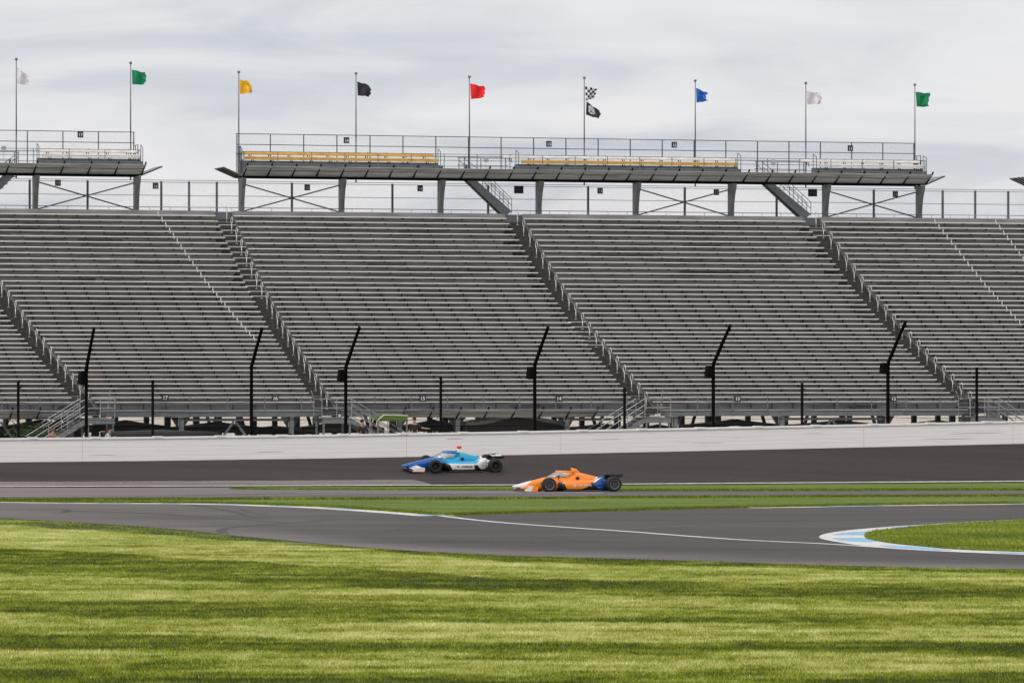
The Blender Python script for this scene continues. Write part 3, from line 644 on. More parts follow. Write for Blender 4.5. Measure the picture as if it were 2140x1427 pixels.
# ---------------- flagpoles and flags
def flagmat(name, col): return mat(name, col, .75, 0, .22, 2.5)
POLES = [(34, 124, 'white'), (273, 132, 'green'), (499, 151, 'yellow'), (744, 154, 'black'), (981, 161, 'red'), (1221, 163, 'checkered'), (1453, 169, 'blue'), (1684, 174, 'white'), (1912, 177.5, 'green')]
PLAB = ['at the left edge of the photo', 'over the right end of the left deck', 'at the left end of the long deck', 'over the yellow benches', 'left of the deck stair opening', 'carrying the checkered flag and the emblem flag', 'between the 12 and 11 deck signs', 'over the right stair opening of the long deck', 'at the right end of the long deck']
VP = VBK+.04
FL = {  # outline corners in photo px relative to the pole: top-left, top-right, bottom-right, bottom-left, then right edge bulge
    0: ((1, 17), (21, 32), (26, 55), (1, 51), 4, (.66, .65, .72), 'white'), 1: ((2, 14), (29, 20), (28, 45), (3, 45), 3, (.0, .20, .085), 'green'),
    2: ((1, 16), (20, 19), (26, 43), (2, 46), 3, (.80, .42, .01), 'yellow'), 3: ((2, 17), (27, 24), (26, 48), (3, 46), 4, (.022, .018, .03), 'black'),
    4: ((1, 14), (31, 20), (29, 43), (3, 47), 2, (.78, .012, .015), 'red'), 6: ((1, 15), (27, 26), (26, 42), (2, 46), -5, (.01, .115, .46), 'blue'),
    7: ((1, 17), (29, 21), (28, 44), (2, 45), 4, (.64, .60, .68), 'white'), 8: ((1, 15), (33, 18), (28, 46), (3, 46), -2, (.0, .19, .075), 'green')}
FD = {0: 'white flag drooping on the pole at the left edge', 1: 'green flag on the pole over the left deck', 2: 'yellow flag on the pole at the left end of the long deck', 3: 'plain black flag above the yellow benches',
      4: 'red flag, the only red one', 6: 'blue flag, the only blue one', 7: 'white flag on the pole over the right stair opening', 8: 'green flag on the pole at the right end of the long deck'}
def cloth(px_, py_, crn, bulge, m_, name, label, chk=None, seed=0):
    u0, v0, z0 = SU(px_, VP), VP, SZ(px_, py_, VP); s_ = F/dist(px_, D0+VP/CS)
    nx, ny = 20, 14; r_ = random.Random(seed+3); ph = r_.random()*6; me = MB(); me.smooth = True
    (ax, ay), (bx, by), (cx, cy), (dx, dy) = crn; front = []
    for i in range(nx+1):
        for j in range(ny+1):
            s, t = i/nx, j/ny
            x = (1-s)*((1-t)*ax+t*dx)+s*((1-t)*bx+t*cx)+bulge*s*s*4*t*(1-t); y = (1-s)*((1-t)*ay+t*dy)+s*((1-t)*by+t*cy)
            y += 1.5*math.sin(3.0*s*PI+ph)*s*(1-.5*t); x += .9*math.sin(5*t*PI+ph*2)*s
            wv = .10*math.sin(7*s+2.2*t+ph)*(.2+s)+.05*math.sin(13*s-6*t+ph*2)*s
            front.append((u0+x/s_/CS+wv*.25, v0-.05+wv, z0-y/s_))
    k = me.pts(front)
    for i in range(nx):
        for j in range(ny):
            if chk: me.mi = chk(i/nx, j/ny, i, j)
            me.face((k+i*(ny+1)+j, k+(i+1)*(ny+1)+j, k+(i+1)*(ny+1)+j+1, k+i*(ny+1)+j+1))
    o = me.top(name, m_, label, 'flag', 'flags above the upper decks')
    return o, front, nx, ny
for i, (px_, py_, cn) in enumerate(POLES):
    u, z = SU(px_, VP), SZ(px_, py_, VP)
    root = thing('flagpole', f'thin grey flagpole with ball top {PLAB[i]}', 'flagpole', (u, VP, 17.2), 'flagpoles on the upper decks')
    k = MB(); k.smooth = True; k.bar((u, VP, 17.2), (u, VP, 19.9), .047, 8, .044); k.bar((u, VP, 19.9), (u, VP, z-.08), .040, 8, .028); k.part('pole', mat('pole_grey', (.17, .17, .17), .45, .4, .3, 4), root)
    k = MB(); k.smooth = True; k.ball((u, VP, z+.0), .10, 12, (1, 1, .9)); k.part('finial', mat('finial_brass', (.20, .185, .15), .35, .5), root)
    if i in FL:
        c_ = FL[i]; cloth(px_, py_, c_[:4], c_[4], flagmat('flag_'+c_[6]+str(i), c_[5]), 'flag', FD[i], seed=i)
    else:
        fb, fw = flagmat('flag_chk_black', (.02, .016, .025)), flagmat('flag_chk_white', (.74, .72, .77))
        cloth(px_, py_, ((1, 18), (27, 23), (21, 42), (3, 48)), 1, [fb, fw], 'flag', 'black and white checkered flag above the emblem flag', chk=lambda s, t, a, b: (a//4+(b*5)//14) % 2, seed=5)
        fk = flagmat('flag_emblem_black', (.02, .02, .024))
        def emb(s, t, a, b):
            if 4 <= a <= 12 and 2 <= b <= 10:
                if b == 6 and a % 2 == 0 or b == 8 and a > 5: return 0
                if b in (3, 4) and a in (7, 10): return 2
                if b == 2 and (a < 6 or a > 11): return 0
                if b == 10 and (a < 6 or a > 9): return 0
                return 1
            return 0
        cloth(px_, py_, ((4, 49), (27, 66), (28, 85), (3, 77)), 6, [fk, fw, mat('emblem_grey', (.25, .25, .3), .7)], 'flag', 'black flag with a pale winged crest, hanging below the checkered flag', chk=emb, seed=9)

# ================================================================== CATCH FENCE BEHIND THE WALL
VC = vw+1.15
cf = thing('catch_fence', 'tall black catch fence with curved posts and cables behind the white wall', 'fence', (0, VC, 1.0))
TALL = [(-215, 773, 686, 21), (180, 772, 686, 24), (525, 767, 686, 27), (722, 768, 684, 32), (1117, 763, 683, 28), (1490, 762, 679, 33), (1855, 760, 672, 31), (2235, 757, 670, 33)]
for px_, yb, yt, dx in TALL:
    u = SU(px_, VC); zb, zt = SZ(px_, yb, VC), SZ(px_, yt, VC-2.2); k = MB(); sc_ = F/dist(px_, D0+VC/CS)
    # lateral shift seen in the photo = lean over the track
    ov = 2.2; du = dx/sc_/CS-ov*TN-(px_-1070)/F*ov/CS*.0
    k.box(u-.065, u+.065, VC-.10, VC+.05, .95, zb); k.box(u-.07, u+.07, VC-.12, VC-.10, .95, zb)
    a, b_ = (u, VC, zb-.02), (u+du, VC-ov, zt); m_ = tuple((x+y)/2 for x, y in zip(a, b_)); m_ = (m_[0], m_[1]+.01, m_[2]+.012)
    k.beam(a, m_, .14, .14, (0, 1, 0)); k.beam(m_, b_, .125, .125, (0, 1, 0))
    k.box(u-.085, u+.085, VC-.13, VC+.07, zb-.08, zb+.04)
    k.part('tall_post', BLACK, cf)
for px_, yt in ((-100, 797), (38, 797), (319, 795), (921, 787), (1305, 810), (1676, 800), (2041, 767)):
    u = SU(px_, VC); k = MB(); k.box(u-.06, u+.06, VC-.06, VC+.04, .95, SZ(px_, yt, VC)); k.box(u-.05, u+.14, VC-.09, VC-.07, SZ(px_, yt, VC)-.35, SZ(px_, yt, VC)-.28); k.part('short_post', BLACK, cf)
for z in (2.75, 3.12, 3.5, 3.93, 4.35, 4.8): 
    k = MB(); uu = [SU(p, VC) for p in (-215, -100, 38, 180, 319, 525, 722, 921, 1117, 1305, 1490, 1676, 1855, 2041, 2235)]
    for a, b_ in zip(uu, uu[1:]):
        P_ = [(a+(b_-a)*t_, VC-.12, z-.05*4*t_*(1-t_)+.03*math.sin(a+z*7)) for t_ in (0, .25, .5, .75, 1)]
        for p_, q_ in zip(P_, P_[1:]): k.bar(p_, q_, .014, 4)
    k.part('cable', BLACK, cf)
for z, ov in ((5.3, 0), (5.9, .5), (6.6, 1.1), (7.2, 1.65)):
    k = MB(); uu = [SU(p, VC) for p, *_ in TALL]
    for a, b_ in zip(uu, uu[1:]): k.bar((a+.3*ov/2.2*0, VC-.12-ov, z), (b_, VC-.12-ov, z), .009, 4)
    k.part('cable', BLACK, cf)
ul, ur = SU(-215, VC), SU(2235, VC)
k = MB(); k.quad((ul, VC-.11, 2.2), (ur, VC-.11, 2.2), (ur, VC-.11, 4.85), (ul, VC-.11, 4.85)); k.part('mesh', MESHB, cf)
for px_, y0, y1, lab in ((180, 776, 803, 'on the leftmost tall fence post'), (722, 773, 797, 'on the tall post below the seats left of sign 15'), (1117, 767, 792, 'on the tall fence post left of the front sign 14'), (1490, 765, 788, 'on the tall fence post left of the front sign 13'), (1855, 759, 780, 'on the tall fence post beside the front sign 12')):
    u = SU(px_, VC); z1, z0 = SZ(px_, y0-1, VC), SZ(px_, y1, VC); root = thing('loudspeaker', f'black box loudspeaker {lab}', 'loudspeaker', (u-.2, VC, z0), 'loudspeakers on the catch fence')
    k = MB(); k.hexa([(u-.36, VC-.28, z0-.02), (u-.11, VC-.28, z0-.02), (u-.11, VC+.15, z0+.02), (u-.42, VC+.15, z0+.02), (u-.27, VC-.22, z1), (u-.11, VC-.22, z1), (u-.11, VC+.2, z1), (u-.33, VC+.2, z1)]); k.part('cabinet', BLACK, root)
    k = MB(); k.box(u-.31, u-.12, VC-.2, VC+.15, z1+.004, z1+.03); k.part('lit_top', mat('speaker_lit_top', (.45, .45, .46), .5), root)  # pale plate paints the light falling on top of the black cabinet

# ================================================================== ACCESS STAIRS
def access(px0, px1, dirn, label):
    v0, v1 = -3.4, -1.75; ua, ub = SU(px0, v0), SU(px1, v0); zl = 3.0
    root = thing('access_stairs', label, 'stairs', ((ua+ub)/2, v0, 1.0), 'steel steps up to the stand')
    k = MB(); k.box(ua, ub, v0, v1+.2, zl-.04, zl); k.box(ua, ub, v0-.03, v0, zl-.3, zl+.01); k.box(ua, ub, v1+.2, v1+.23, zl-.3, zl+.01); k.part('landing', STEELL, root)
    for u in (ua+.1, ub-.1):
        for v in (v0+.05, v1):
            k = MB(); k.box(u-.05, u+.05, v-.05, v+.05, 1.0, zl-.05); k.part('landing_leg', STEELL, root)
    s0 = ub if dirn > 0 else ua; L_ = 3.1*dirn
    for v in (v0, v1-.0):
        k = MB(); k.hexa([(s0, v, zl-.3), (s0, v+.04, zl-.3), (s0+L_, v+.04, .85), (s0+L_, v, .85), (s0, v, zl), (s0, v+.04, zl), (s0+L_+dirn*.3, v+.04, 1.0), (s0+L_+dirn*.3, v, 1.0)]); k.part('stringer', STEELL, root)
        k = MB()
        for h_ in (1.05, .7, .35): k.bar((s0, v+.02, zl+h_), (s0+L_+dirn*.2, v+.02, 1.0+h_), .022)
        for tt in (0, .33, .66, 1): k.bar((s0+L_*tt, v+.02, zl-2.0*tt-.05), (s0+L_*tt, v+.02, zl+1.05-2.0*tt), .022)
        k.part('handrail', RAIL, root)
    k = MB()
    for j in range(11): 
        u = s0+L_*(j+.5)/11; z = zl-(j+1)*2.0/12; k.box(u-.15, u+.15, v0+.05, v1-.01, z-.03, z)
    k.part('treads', STEELL, root)
    far = ua if dirn > 0 else ub
    k = MB()
    for z in (zl+1.05, zl+.55):
        k.bar((ua, v0+.02, z), (ub, v0+.02, z), .024); k.bar((far, v0+.02, z), (far, v1+.2, z), .024)
        k.bar((far, v1+.2, z), (far-dirn*.15, FV, z+.45), .024)
    for u in (ua, (ua+ub)/2, ub): k.bar((u, v0+.02, zl), (u, v0+.02, zl+1.05), .024)
    k.bar((far, v1+.2, zl), (far, v1+.2, zl+1.05), .024)
    k.part('landing_railing', RAIL, root)
    k = MB()
    for j in range(3): k.box(ua+.3, ub-.2, FV-.5+j*.22, FV-.25+j*.22, zl+.02+j*.14, zl+.06+j*.14)
    k.part('upper_steps', STEELL, root)
access(180, 240, -1, 'grey steel access steps going down left behind the leftmost tall fence post')
access(673, 735, 1, 'grey steel access steps going down right, beside the green roofed frame')
access(1348, 1402, -1, 'grey steel access steps going down left, right of front sign 14')
access(2028, 2088, 1, 'grey steel access steps going down right at the right edge of the photo')

# ================================================================== SHELTERS, PLANTS, PEOPLE
TARP = mat('black_tarp', (.012, .013, .014), .7, 0, .4, 2); TARPG = mat('grey_tarp', (.16, .165, .17), .7, 0, .3, 2)
def shelter(px_, ya, ye, hw, v, label, top_, open_=False):
    D_ = D0+v/CS; u = SU(px_, v); za, ze = SZ(px_, ya, v), SZ(px_, ye, v); root = thing('canopy_tent', label, 'tent', (u, v, LOTZ), 'sagging canopies under the stand')
    if top_ is TARPG:
        k = MB(); pr_ = [(-1, 0), (-.75, .06), (-.5, .28), (-.25, .66), (0, 1), (.25, .72), (.5, .42), (.75, .18), (1, 0)]
        up_ = [(u+a*hw, ze+.20+(za-ze-.0)*b_) for a, b_ in pr_]; lo_ = [(x, z-.20) for x, z in up_]
        k.prism(up_+lo_[::-1], v-1.5, v+1.5); k.part('roof', top_, root)
        k = MB(); k.prism([(x, z-.01) for x, z in lo_]+[(u+hw, LOTZ), (u-hw, LOTZ)], v-.9, v-.85); k.part('interior_shade', TARP, root)  # black sheet stands in for the shade inside the open gable
        for sx in (-1, 1):
            for sy in (-1, 1):
                k = MB(); k.bar((u+sx*(hw-.05), v+sy*1.4, LOTZ-.1), (u+sx*(hw-.05), v+sy*1.4, ze), .03); k.part('leg', STEELD, root)
        return
    k = MB(); k.smooth = True; n_ = 12; rings = []
    for j, f_ in enumerate((1, .8, .6, .4, .2, .02)):
        z = ze+(za-ze)*(1-f_)**1.35+.0; ring = []
        for a in range(16):
            an = 2*PI*a/16; q = max(abs(math.cos(an)), abs(math.sin(an))); ring.append((u+hw*f_*math.cos(an)/q, v+1.5*f_*math.sin(an)/q, z))
        rings.append(ring)
    rings.insert(0, [(x, y, z-(.22 if top_ is TARPG else .3)) for x, y, z in rings[0]])
    k.loft(rings); k.part('roof', top_, root)
    for sx in (-1, 1):
        for sy in (-1, 1):
            k = MB(); k.bar((u+sx*(hw-.05), v+sy*1.45, LOTZ-.1), (u+sx*(hw-.05), v+sy*1.45, ze), .03); k.part('leg', STEELD, root)
    if open_:
        k = MB(); k.box(u-hw+.1, u+hw-.1, v+1.2, v+1.25, LOTZ, ze-.05); k.part('back_wall', TARP, root)
SH = [(85, 876, 892, 2.6, 1.2, 'black canopy behind the left access steps, near the shrubs', TARP, True), (262, 877, 889, 2.2, 3.5, 'black sagging canopy right of the left access steps', TARP, False), (452, 880, 893, 2.9, 3.5, 'black sagging canopy below front sign 17 and its grey beam', TARP, False),
      (575, 889, 896, 2.0, 5, 'low black canopy below front sign 16', TARP, False), (706, 879, 893, 2.3, 1.6, 'black canopy behind the landing of the second access steps', TARP, False), (905, 876, 890, 2.0, 2.6, 'black canopy behind the reaching person', TARP, False),
      (1066, 870, 888, 3.0, 0.9, 'large peaked grey canopy with dark inside, below front sign 14', TARPG, True), (1262, 884, 895, 2.6, 4, 'black canopy behind the third access steps', TARP, False), (1375, 886, 897, 1.7, 2, 'black canopy at the landing of the third access steps', TARP, False),
      (1535, 875, 887, 2.9, 2.5, 'black sagging canopy over a white sheet, below front sign 13', TARP, False), (1752, 877, 887, 2.8, 2.0, 'black canopy left of the tall post at front sign 12', TARP, False), (1958, 877, 887, 2.3, 3.0, 'black domed canopy right of front sign 12', TARP, False), (2120, 878, 888, 2.0, 3.0, 'black canopy behind the far right access steps', TARP, False), (335, 897, 902, 3.0, -4, 'low dark grey tarpaulin hugging the wall below front sign 17', TARP, False)]
for a in SH: shelter(*a)
# pale sheet by the wall
u = SU(1543, vw+3); z = SZ(1543, 888, vw+3); k = MB(); k.smooth = True
k.loft([[(u+x, vw+3+y, LOTZ if abs(y) > .8 else z-.1*abs(x)-.03*math.sin(5*x)-abs(y)*.2) for y in (-.9, -.7, -.3, .3, .7, .9)] for x in np.linspace(-1.1, 1.0, 9)], closed=False, cap=False)
k.top('white_sheet', WHITE, 'crumpled white sheet lying behind the wall beside the tall fence post', 'sheet')
# green roofed frame
u0, u1 = SU(786, -3.2), SU(846, -3.2); root = thing('small_frame', 'pale frame with a green netted roof beside the middle access steps', 'frame', ((u0+u1)/2, -3, LOTZ))
zt = SZ(815, 868, -3)
for u in (u0, u1):
    for v in (-3.6, -2.2):
        k = MB(); k.box(u-.045, u+.045, v-.045, v+.045, LOTZ-.05, zt-.1); k.part('leg', STEELL, root)
k = MB(); k.hexa([(u0-.1, -3.7, zt-.3), (u1+.05, -3.7, zt-.3), (u1+.05, -2.1, zt-.12), (u0-.1, -2.1, zt-.12), (u0+.25, -3.6, zt), (u1, -3.6, zt), (u1, -2.2, zt+.12), (u0+.25, -2.2, zt+.12)]); k.part('net_roof', mat('green_net', (.09, .15, .035), .9, 0, .6, 12, bump=.5), root)
k = MB(); k.beam((u0-.1, -3.72, zt-.3), (u0+.3, -3.72, zt+.04), .05, .06); k.beam((u0+.3, -3.72, zt+.04), (u1+.05, -3.72, zt+.0), .04, .04); k.part('roof_edge', WRAIL, root)
# shrubs seen through the steelwork
LEAF = mat('leaf_green', (.05, .10, .02), .8, 0, .6, 5)
def shrub(px_, py_, v, rx, rz, label):
    u = SU(px_, v); zt = SZ(px_, py_, v); root = thing('shrub', label, 'bush', (u, v, LOTZ), 'bushes behind the stand'); r_ = random.Random(int(px_)); k = MB()
    for _ in range(900):
        a, b_, c_ = r_.gauss(0, .42), r_.gauss(0, .42), r_.gauss(0, .42); p = Vector((u+a*rx, v+b_*rx*.6, zt-rz+c_*rz)); 
        if p.z > zt: continue
        d = Vector((r_.uniform(-1, 1), r_.uniform(-1, 1), r_.uniform(-.5, 1))).normalized()*.09; e_ = d.orthogonal().normalized()*.05
        k.quad(p-d, p+e_, p+d, p-e_)
    k.part('foliage', LEAF, root); k = MB()
    for j in range(4): k.bar((u+.05*j, v, LOTZ), (u+r_.uniform(-.4, .4)*rx, v+r_.uniform(-.3, .3), zt-rz*.5), .04, 5, .015)
    k.part('stem', mat('bark', (.05, .04, .03), .9), root)
shrub(70, 866, 30, 3.2, 1.4, 'dark green bush under the left end of the stand'); shrub(150, 868, 34, 3.0, 1.3, 'dark bush just left of the left access steps'); shrub(935, 866, 33, 1.8, 1.1, 'small bright green bush seen left of the grey canopy'); shrub(65, 884, -1.5, 1.4, .5, 'low leafy bush close behind the wall at the left edge')

SKIN = mat('skin', (.42, .24, .16), .55)
def body(root, J, E, Rr, name, m_):
    me = bpy.data.meshes.new(name); me.from_pydata(J, E, []); o = bpy.data.objects.new(name, me); C.objects.link(o); o.parent = root; me.materials.append(m_)
    sk = o.modifiers.new('skin', 'SKIN'); sk.use_smooth_shade = True; ss = o.modifiers.new('sub', 'SUBSURF'); ss.levels = ss.render_levels = 1
    for i, rr in enumerate(Rr):
        me.skin_vertices[0].data[i].radius = (rr, rr) if not isinstance(rr, tuple) else rr
    me.skin_vertices[0].data[0].use_root = True
    return o
def person(px_, ytop, v, label, face=0., lean=(0, 0), shirt=(.02, .02, .025), trousers=(.02, .02, .03), hair=(.02, .015, .01), cap=None, arms=None, zground=None):
    u = SU(px_, v); zt = SZ(px_, ytop, v); H = 1.76; zg = zt-H+(.12 if any(lean) else 0)
    root = thing('person', label, 'person', (u, v, zg)); root.rotation_euler[2] += face
    k = H/1.76; lx, ly = lean
    J = [(0, 0, .95)]; E = []; Rr = [(.15, .11)]
    def add(p, frm, r): J.append(p); Rr.append(r); E.append((frm, len(J)-1)); return len(J)-1
    a = add((lx*.35, ly*.35, 1.15), 0, (.14, .10)); b_ = add((lx*.8, ly*.8, 1.38), a, (.17, .11)); nk = add((lx, ly, 1.49), b_, .06); h1 = add((lx*1.1, ly*1.1-.01, 1.58), nk, .075); h2 = add((lx*1.15, ly*1.15-.01, 1.68), h1, .085)
    ns = add((lx*1.12, ly*1.12-.10, 1.60), h1, .018)
    hands = []
    for s_ in (-1, 1):
        sh = add((lx*.8+s_*.19, ly*.8, 1.40), b_, .06); ar = (arms or {}).get(s_, ((s_*.26, -.02, 1.12), (s_*.27, -.12, .88)))
        el = add(ar[0], sh, .043); wr = add(ar[1], el, .028); d = (Vector(ar[1])-Vector(ar[0])).normalized(); pm = add(tuple(Vector(ar[1])+d*.07), wr, .032)
        side = d.cross(Vector((0, 0, 1))); side = side.normalized() if side.length > .2 else Vector((0, 1, 0))
        for q, l_ in ((-.03, .06), (-.01, .075), (.01, .072), (.03, .055)):
            f1 = add(tuple(Vector(J[pm])+side*q+d*l_*.6), pm, .009); add(tuple(Vector(J[pm])+side*q*1.1+d*l_+Vector((0, 0, -.015))), f1, .008)
        add(tuple(Vector(ar[1])+d*.05-side*.055), wr, .010)
        hp = add((s_*.10, 0, .88), 0, .095); kn = add((s_*.12, -.02, .48), hp, .062); an = add((s_*.12, .02, .09), kn, .042); add((s_*.13, -.14, .03), an, .035)
        hands.append((sh, el, wr, hp, kn, an))
    body(root, J, E, Rr, 'body', SKIN)
    sm, tm = mat('shirt_%d' % px_, shirt, .8, 0, .3, 8), mat('trousers_%d' % px_, trousers, .8, 0, .3, 8)
    TJ = [J[0], J[a], J[b_]]; TR = [(.17, .13), (.16, .125), (.185, .13)]; TE = [(0, 1), (1, 2)]
    for sh, el, wr, *_ in hands:
        n0 = len(TJ); TJ += [J[sh], J[el]]; TR += [.078, .06]; TE += [(2, n0), (n0, n0+1)]
    body(root, TJ, TE, TR, 'shirt', sm)
    TJ = [J[0]]; TR = [(.17, .13)]; TE = []
    for *_, hp, kn, an in hands:
        n0 = len(TJ); TJ += [J[hp], J[kn], J[an]]; TR += [.115, .08, .062]; TE += [(0, n0), (n0, n0+1), (n0+1, n0+2)]
    body(root, TJ, TE, TR, 'trousers', tm)
    hx, hy, hz = J[h2]; root['_b'] = (0, 0, 0)
    kk = MB(); kk.smooth = True; kk.ball((hx, hy+.025, hz+.035), .105, 12, (1, 1.05, .95)); kk.part('hair' if cap is None else 'cap', mat('hair_%d' % px_, hair if cap is None else cap, .8), root)
    if cap is not None: kk = MB(); kk.ball((hx, hy-.11, hz+.02), .09, 10, (1, 1.1, .12)); kk.part('cap_brim', mat('hair_%d' % px_, cap, .8), root)
    kk = MB()
    for s_ in (-1, 1): kk.ball((hx+s_*.032, hy-.088, hz-.045), .012, 8)
    kk.box(hx-.025, hx+.025, hy-.094, hy-.086, hz-.125, hz-.117); kk.part('face', mat('eye_dark', (.02, .015, .012), .4), root)
VPP = vw+2.3
person(104, 901, VPP, 'person in a red and grey top behind the wall below the left access steps', face=R(60), lean=(.05, -.12), shirt=(.30, .08, .07), hair=(.25, .10, .05))
person(124, 904, VPP+.5, 'person in a pale grey shirt bending beside the person in red', face=R(-70), lean=(.0, -.25), shirt=(.42, .38, .37), hair=(.04, .03, .02))
person(217, 897, VPP, 'person in white shirt and black cap right of the leftmost tall fence post', face=R(70), lean=(.0, -.28), shirt=(.74, .72, .76), cap=(.012, .012, .014), arms={-1: ((-.24, -.3, 1.15), (-.2, -.5, 1.25)), 1: ((.24, -.3, 1.15), (.18, -.5, 1.25))})
person(757, 878, VPP+2.5, 'person in black standing under the middle access steps', face=R(20), shirt=(.010, .009, .012), hair=(.012, .01, .012), arms={1: ((.3, -.15, 1.1), (.5, -.4, .98))})
person(866, 873, VPP+2.5, 'person in black with one arm reaching out right of the green roofed frame', face=R(-10), shirt=(.008, .008, .01), hair=(.03, .015, .01), arms={1: ((.38, -.1, 1.25), (.66, -.2, 1.22))})
# bicycles behind the wall near the second tall post
def bike(px_, v, label):
    u = SU(px_, v); root = thing('bicycle', label, 'bicycle', (u, v, LOTZ), 'bicycles behind the wall'); z = LOTZ+.35+.35
    for s_ in (-1, 1):
        k = MB(); k.smooth = True; P_ = [(u+s_*.52+.34*math.cos(2*PI*j/18), v, z+.34*math.sin(2*PI*j/18)) for j in range(18)]
        for a, b_ in zip(P_, P_[1:]+P_[:1]): k.bar(a, b_, .022, 5)
        for j in range(0, 18, 3): k.bar((u+s_*.52, v, z), P_[j], .004, 3)
        k.part('wheel', BLACK, root)
    k = MB(); A, B, Cc, Dd = (u-.52, v, z), (u-.14, v, z+.52), (u-.02, v, z-.05), (u+.4, v, z+.55)
    for a, b_ in ((A, B), (B, Cc), (Cc, A), (Cc, Dd), (B, Dd), (Dd, (u+.52, v, z))): k.bar(a, b_, .018, 6)
    k.part('frame', mat('bike_red', (.25, .03, .02), .4), root)
    k = MB(); k.ball((u-.16, v, z+.62), .12, 8, (1, .5, .3)); k.bar((u-.16, v, z+.6), B, .015); k.part('saddle', BLACK, root)
    k = MB(); k.bar((u+.36, v-.25, z+.72), (u+.36, v+.25, z+.72), .015); k.bar(Dd, (u+.36, v, z+.72), .015); k.part('handlebar', BLACK, root)
for q in (20, 21): pass
bike(640, VPP+2.2, 'bicycle behind the wall just left of the middle access steps')
bike(612, VPP+3.2, 'bicycle parked farther left behind the wall below front sign 16')

# ================================================================== RACING CARS
def livery(name, base, rules, rough=.25):
    m = bpy.data.materials.new(name); m.use_nodes = True; t = m.node_tree; b = t.nodes['Principled BSDF']; b.inputs['Roughness'].default_value = rough
    b.inputs['Coat Weight'].default_value = .6; b.inputs['Coat Roughness'].default_value = .08
    N = t.nodes.new; L = t.links.new; c = N('ShaderNodeTexCoord'); s = N('ShaderNodeSeparateXYZ'); L(c.outputs['Object'], s.inputs[0])
    def M(op, a, b_):
        n = N('ShaderNodeMath'); n.operation = op
        for k, v in enumerate((a, b_)):
            if isinstance(v, (int, float)): n.inputs[k].default_value = v
            else: L(v, n.inputs[k])
        return n.outputs[0]
    rgb = N('ShaderNodeRGB'); rgb.outputs[0].default_value = (*base, 1); col = rgb.outputs[0]
    for cl, conds in rules:
        f = None
        for ka, kc, d in conds:           # ka*x + kc*z > d
            g = M('GREATER_THAN', M('ADD', M('MULTIPLY', s.outputs[0], ka), M('MULTIPLY', s.outputs[2], kc)), d); f = g if f is None else M('MULTIPLY', f, g)
        mx = N('ShaderNodeMix'); mx.data_type = 'RGBA'; L(f, mx.inputs[0]); L(col, mx.inputs[6]); mx.inputs[7].default_value = (*cl, 1); col = mx.outputs[2]
    L(col, b.inputs['Base Color']); return m
OR = (.92, .262, .010); ORD = (.70, .14, .008); RB = (.012, .085, .36); BK = (.010, .010, .012); WT = (.78, .76, .73)
ORL = livery('orange_livery', OR, [(WT, [(-1, 1.3, 1.25)]), (WT, [(1, -1.54, 1.47), (0, 1, .36)]), (BK, [(1, -1.0, 1.62), (0, -1, -.42)]), (RB, [(1, -1.54, 1.57), (0, 1, .40)]), (RB, [(1, 1, 2.53), (0, -1, -.4001)]), (BK, [(0, -1, -.115), (1, 0, .2)]), (BK, [(-1, -.45, -.94), (1, 0, .58), (0, -1, -.43)]), (ORD, [(-1, 0, -.58), (1, 0, .2), (0, -1, -.40)]), (BK, [(1, -3.2, 1.15), (0, -1, -.22), (-1, 0, -2.2)])])
DB = (.001, .085, .38); CY = (.003, .36, .60)
BLL = livery('blue_livery', DB, [((.002, .16, .50), [(1, 0, .05)]), (CY, [(1, .6, .85), (0, 1, .44)]), (BK, [(1, 0, .25), (0, -1, -.43)]), (WT, [(1, .5, .98), (0, -1, -.44)]), (WT, [(1, -1.6, 1.45), (0, 1, .43)]), (BK, [(0, -1, -.14), (1, 0, .2)]), (BK, [(1, .35, 2.12), (-1, -.9, -2.52), (0, -1, -.36)])])
TYRE = mat('tyre_rubber', (.014, .0135, .0135), .75, 0, .3, 6); RING = mat('tyre_marking', (.17, .17, .165), .7)
CARB = mat('carbon', (.012, .012, .013), .35)
GLS = bpy.data.materials.new('screen_glass'); GLS.use_nodes = True; gb = GLS.node_tree.nodes['Principled BSDF']; gb.inputs['Base Color'].default_value = (.52, .54, .50, 1); gb.inputs['Roughness'].default_value = .12; gb.inputs['Alpha'].default_value = .55; gb.inputs['Coat Weight'].default_value = .5
def ring(a, zb, zt, hw, cb=0., n=20, e=2.6):
    zc, hh = (zb+zt)/2, (zt-zb)/2; P_ = []
    for i in range(n):
        t_ = 2*PI*i/n; c_, s_ = math.cos(t_), math.sin(t_)
        P_.append((a, cb+hw*math.copysign(abs(c_)**(2/e), c_), zc+hh*math.copysign(abs(s_)**(2/e), s_)))
    return P_
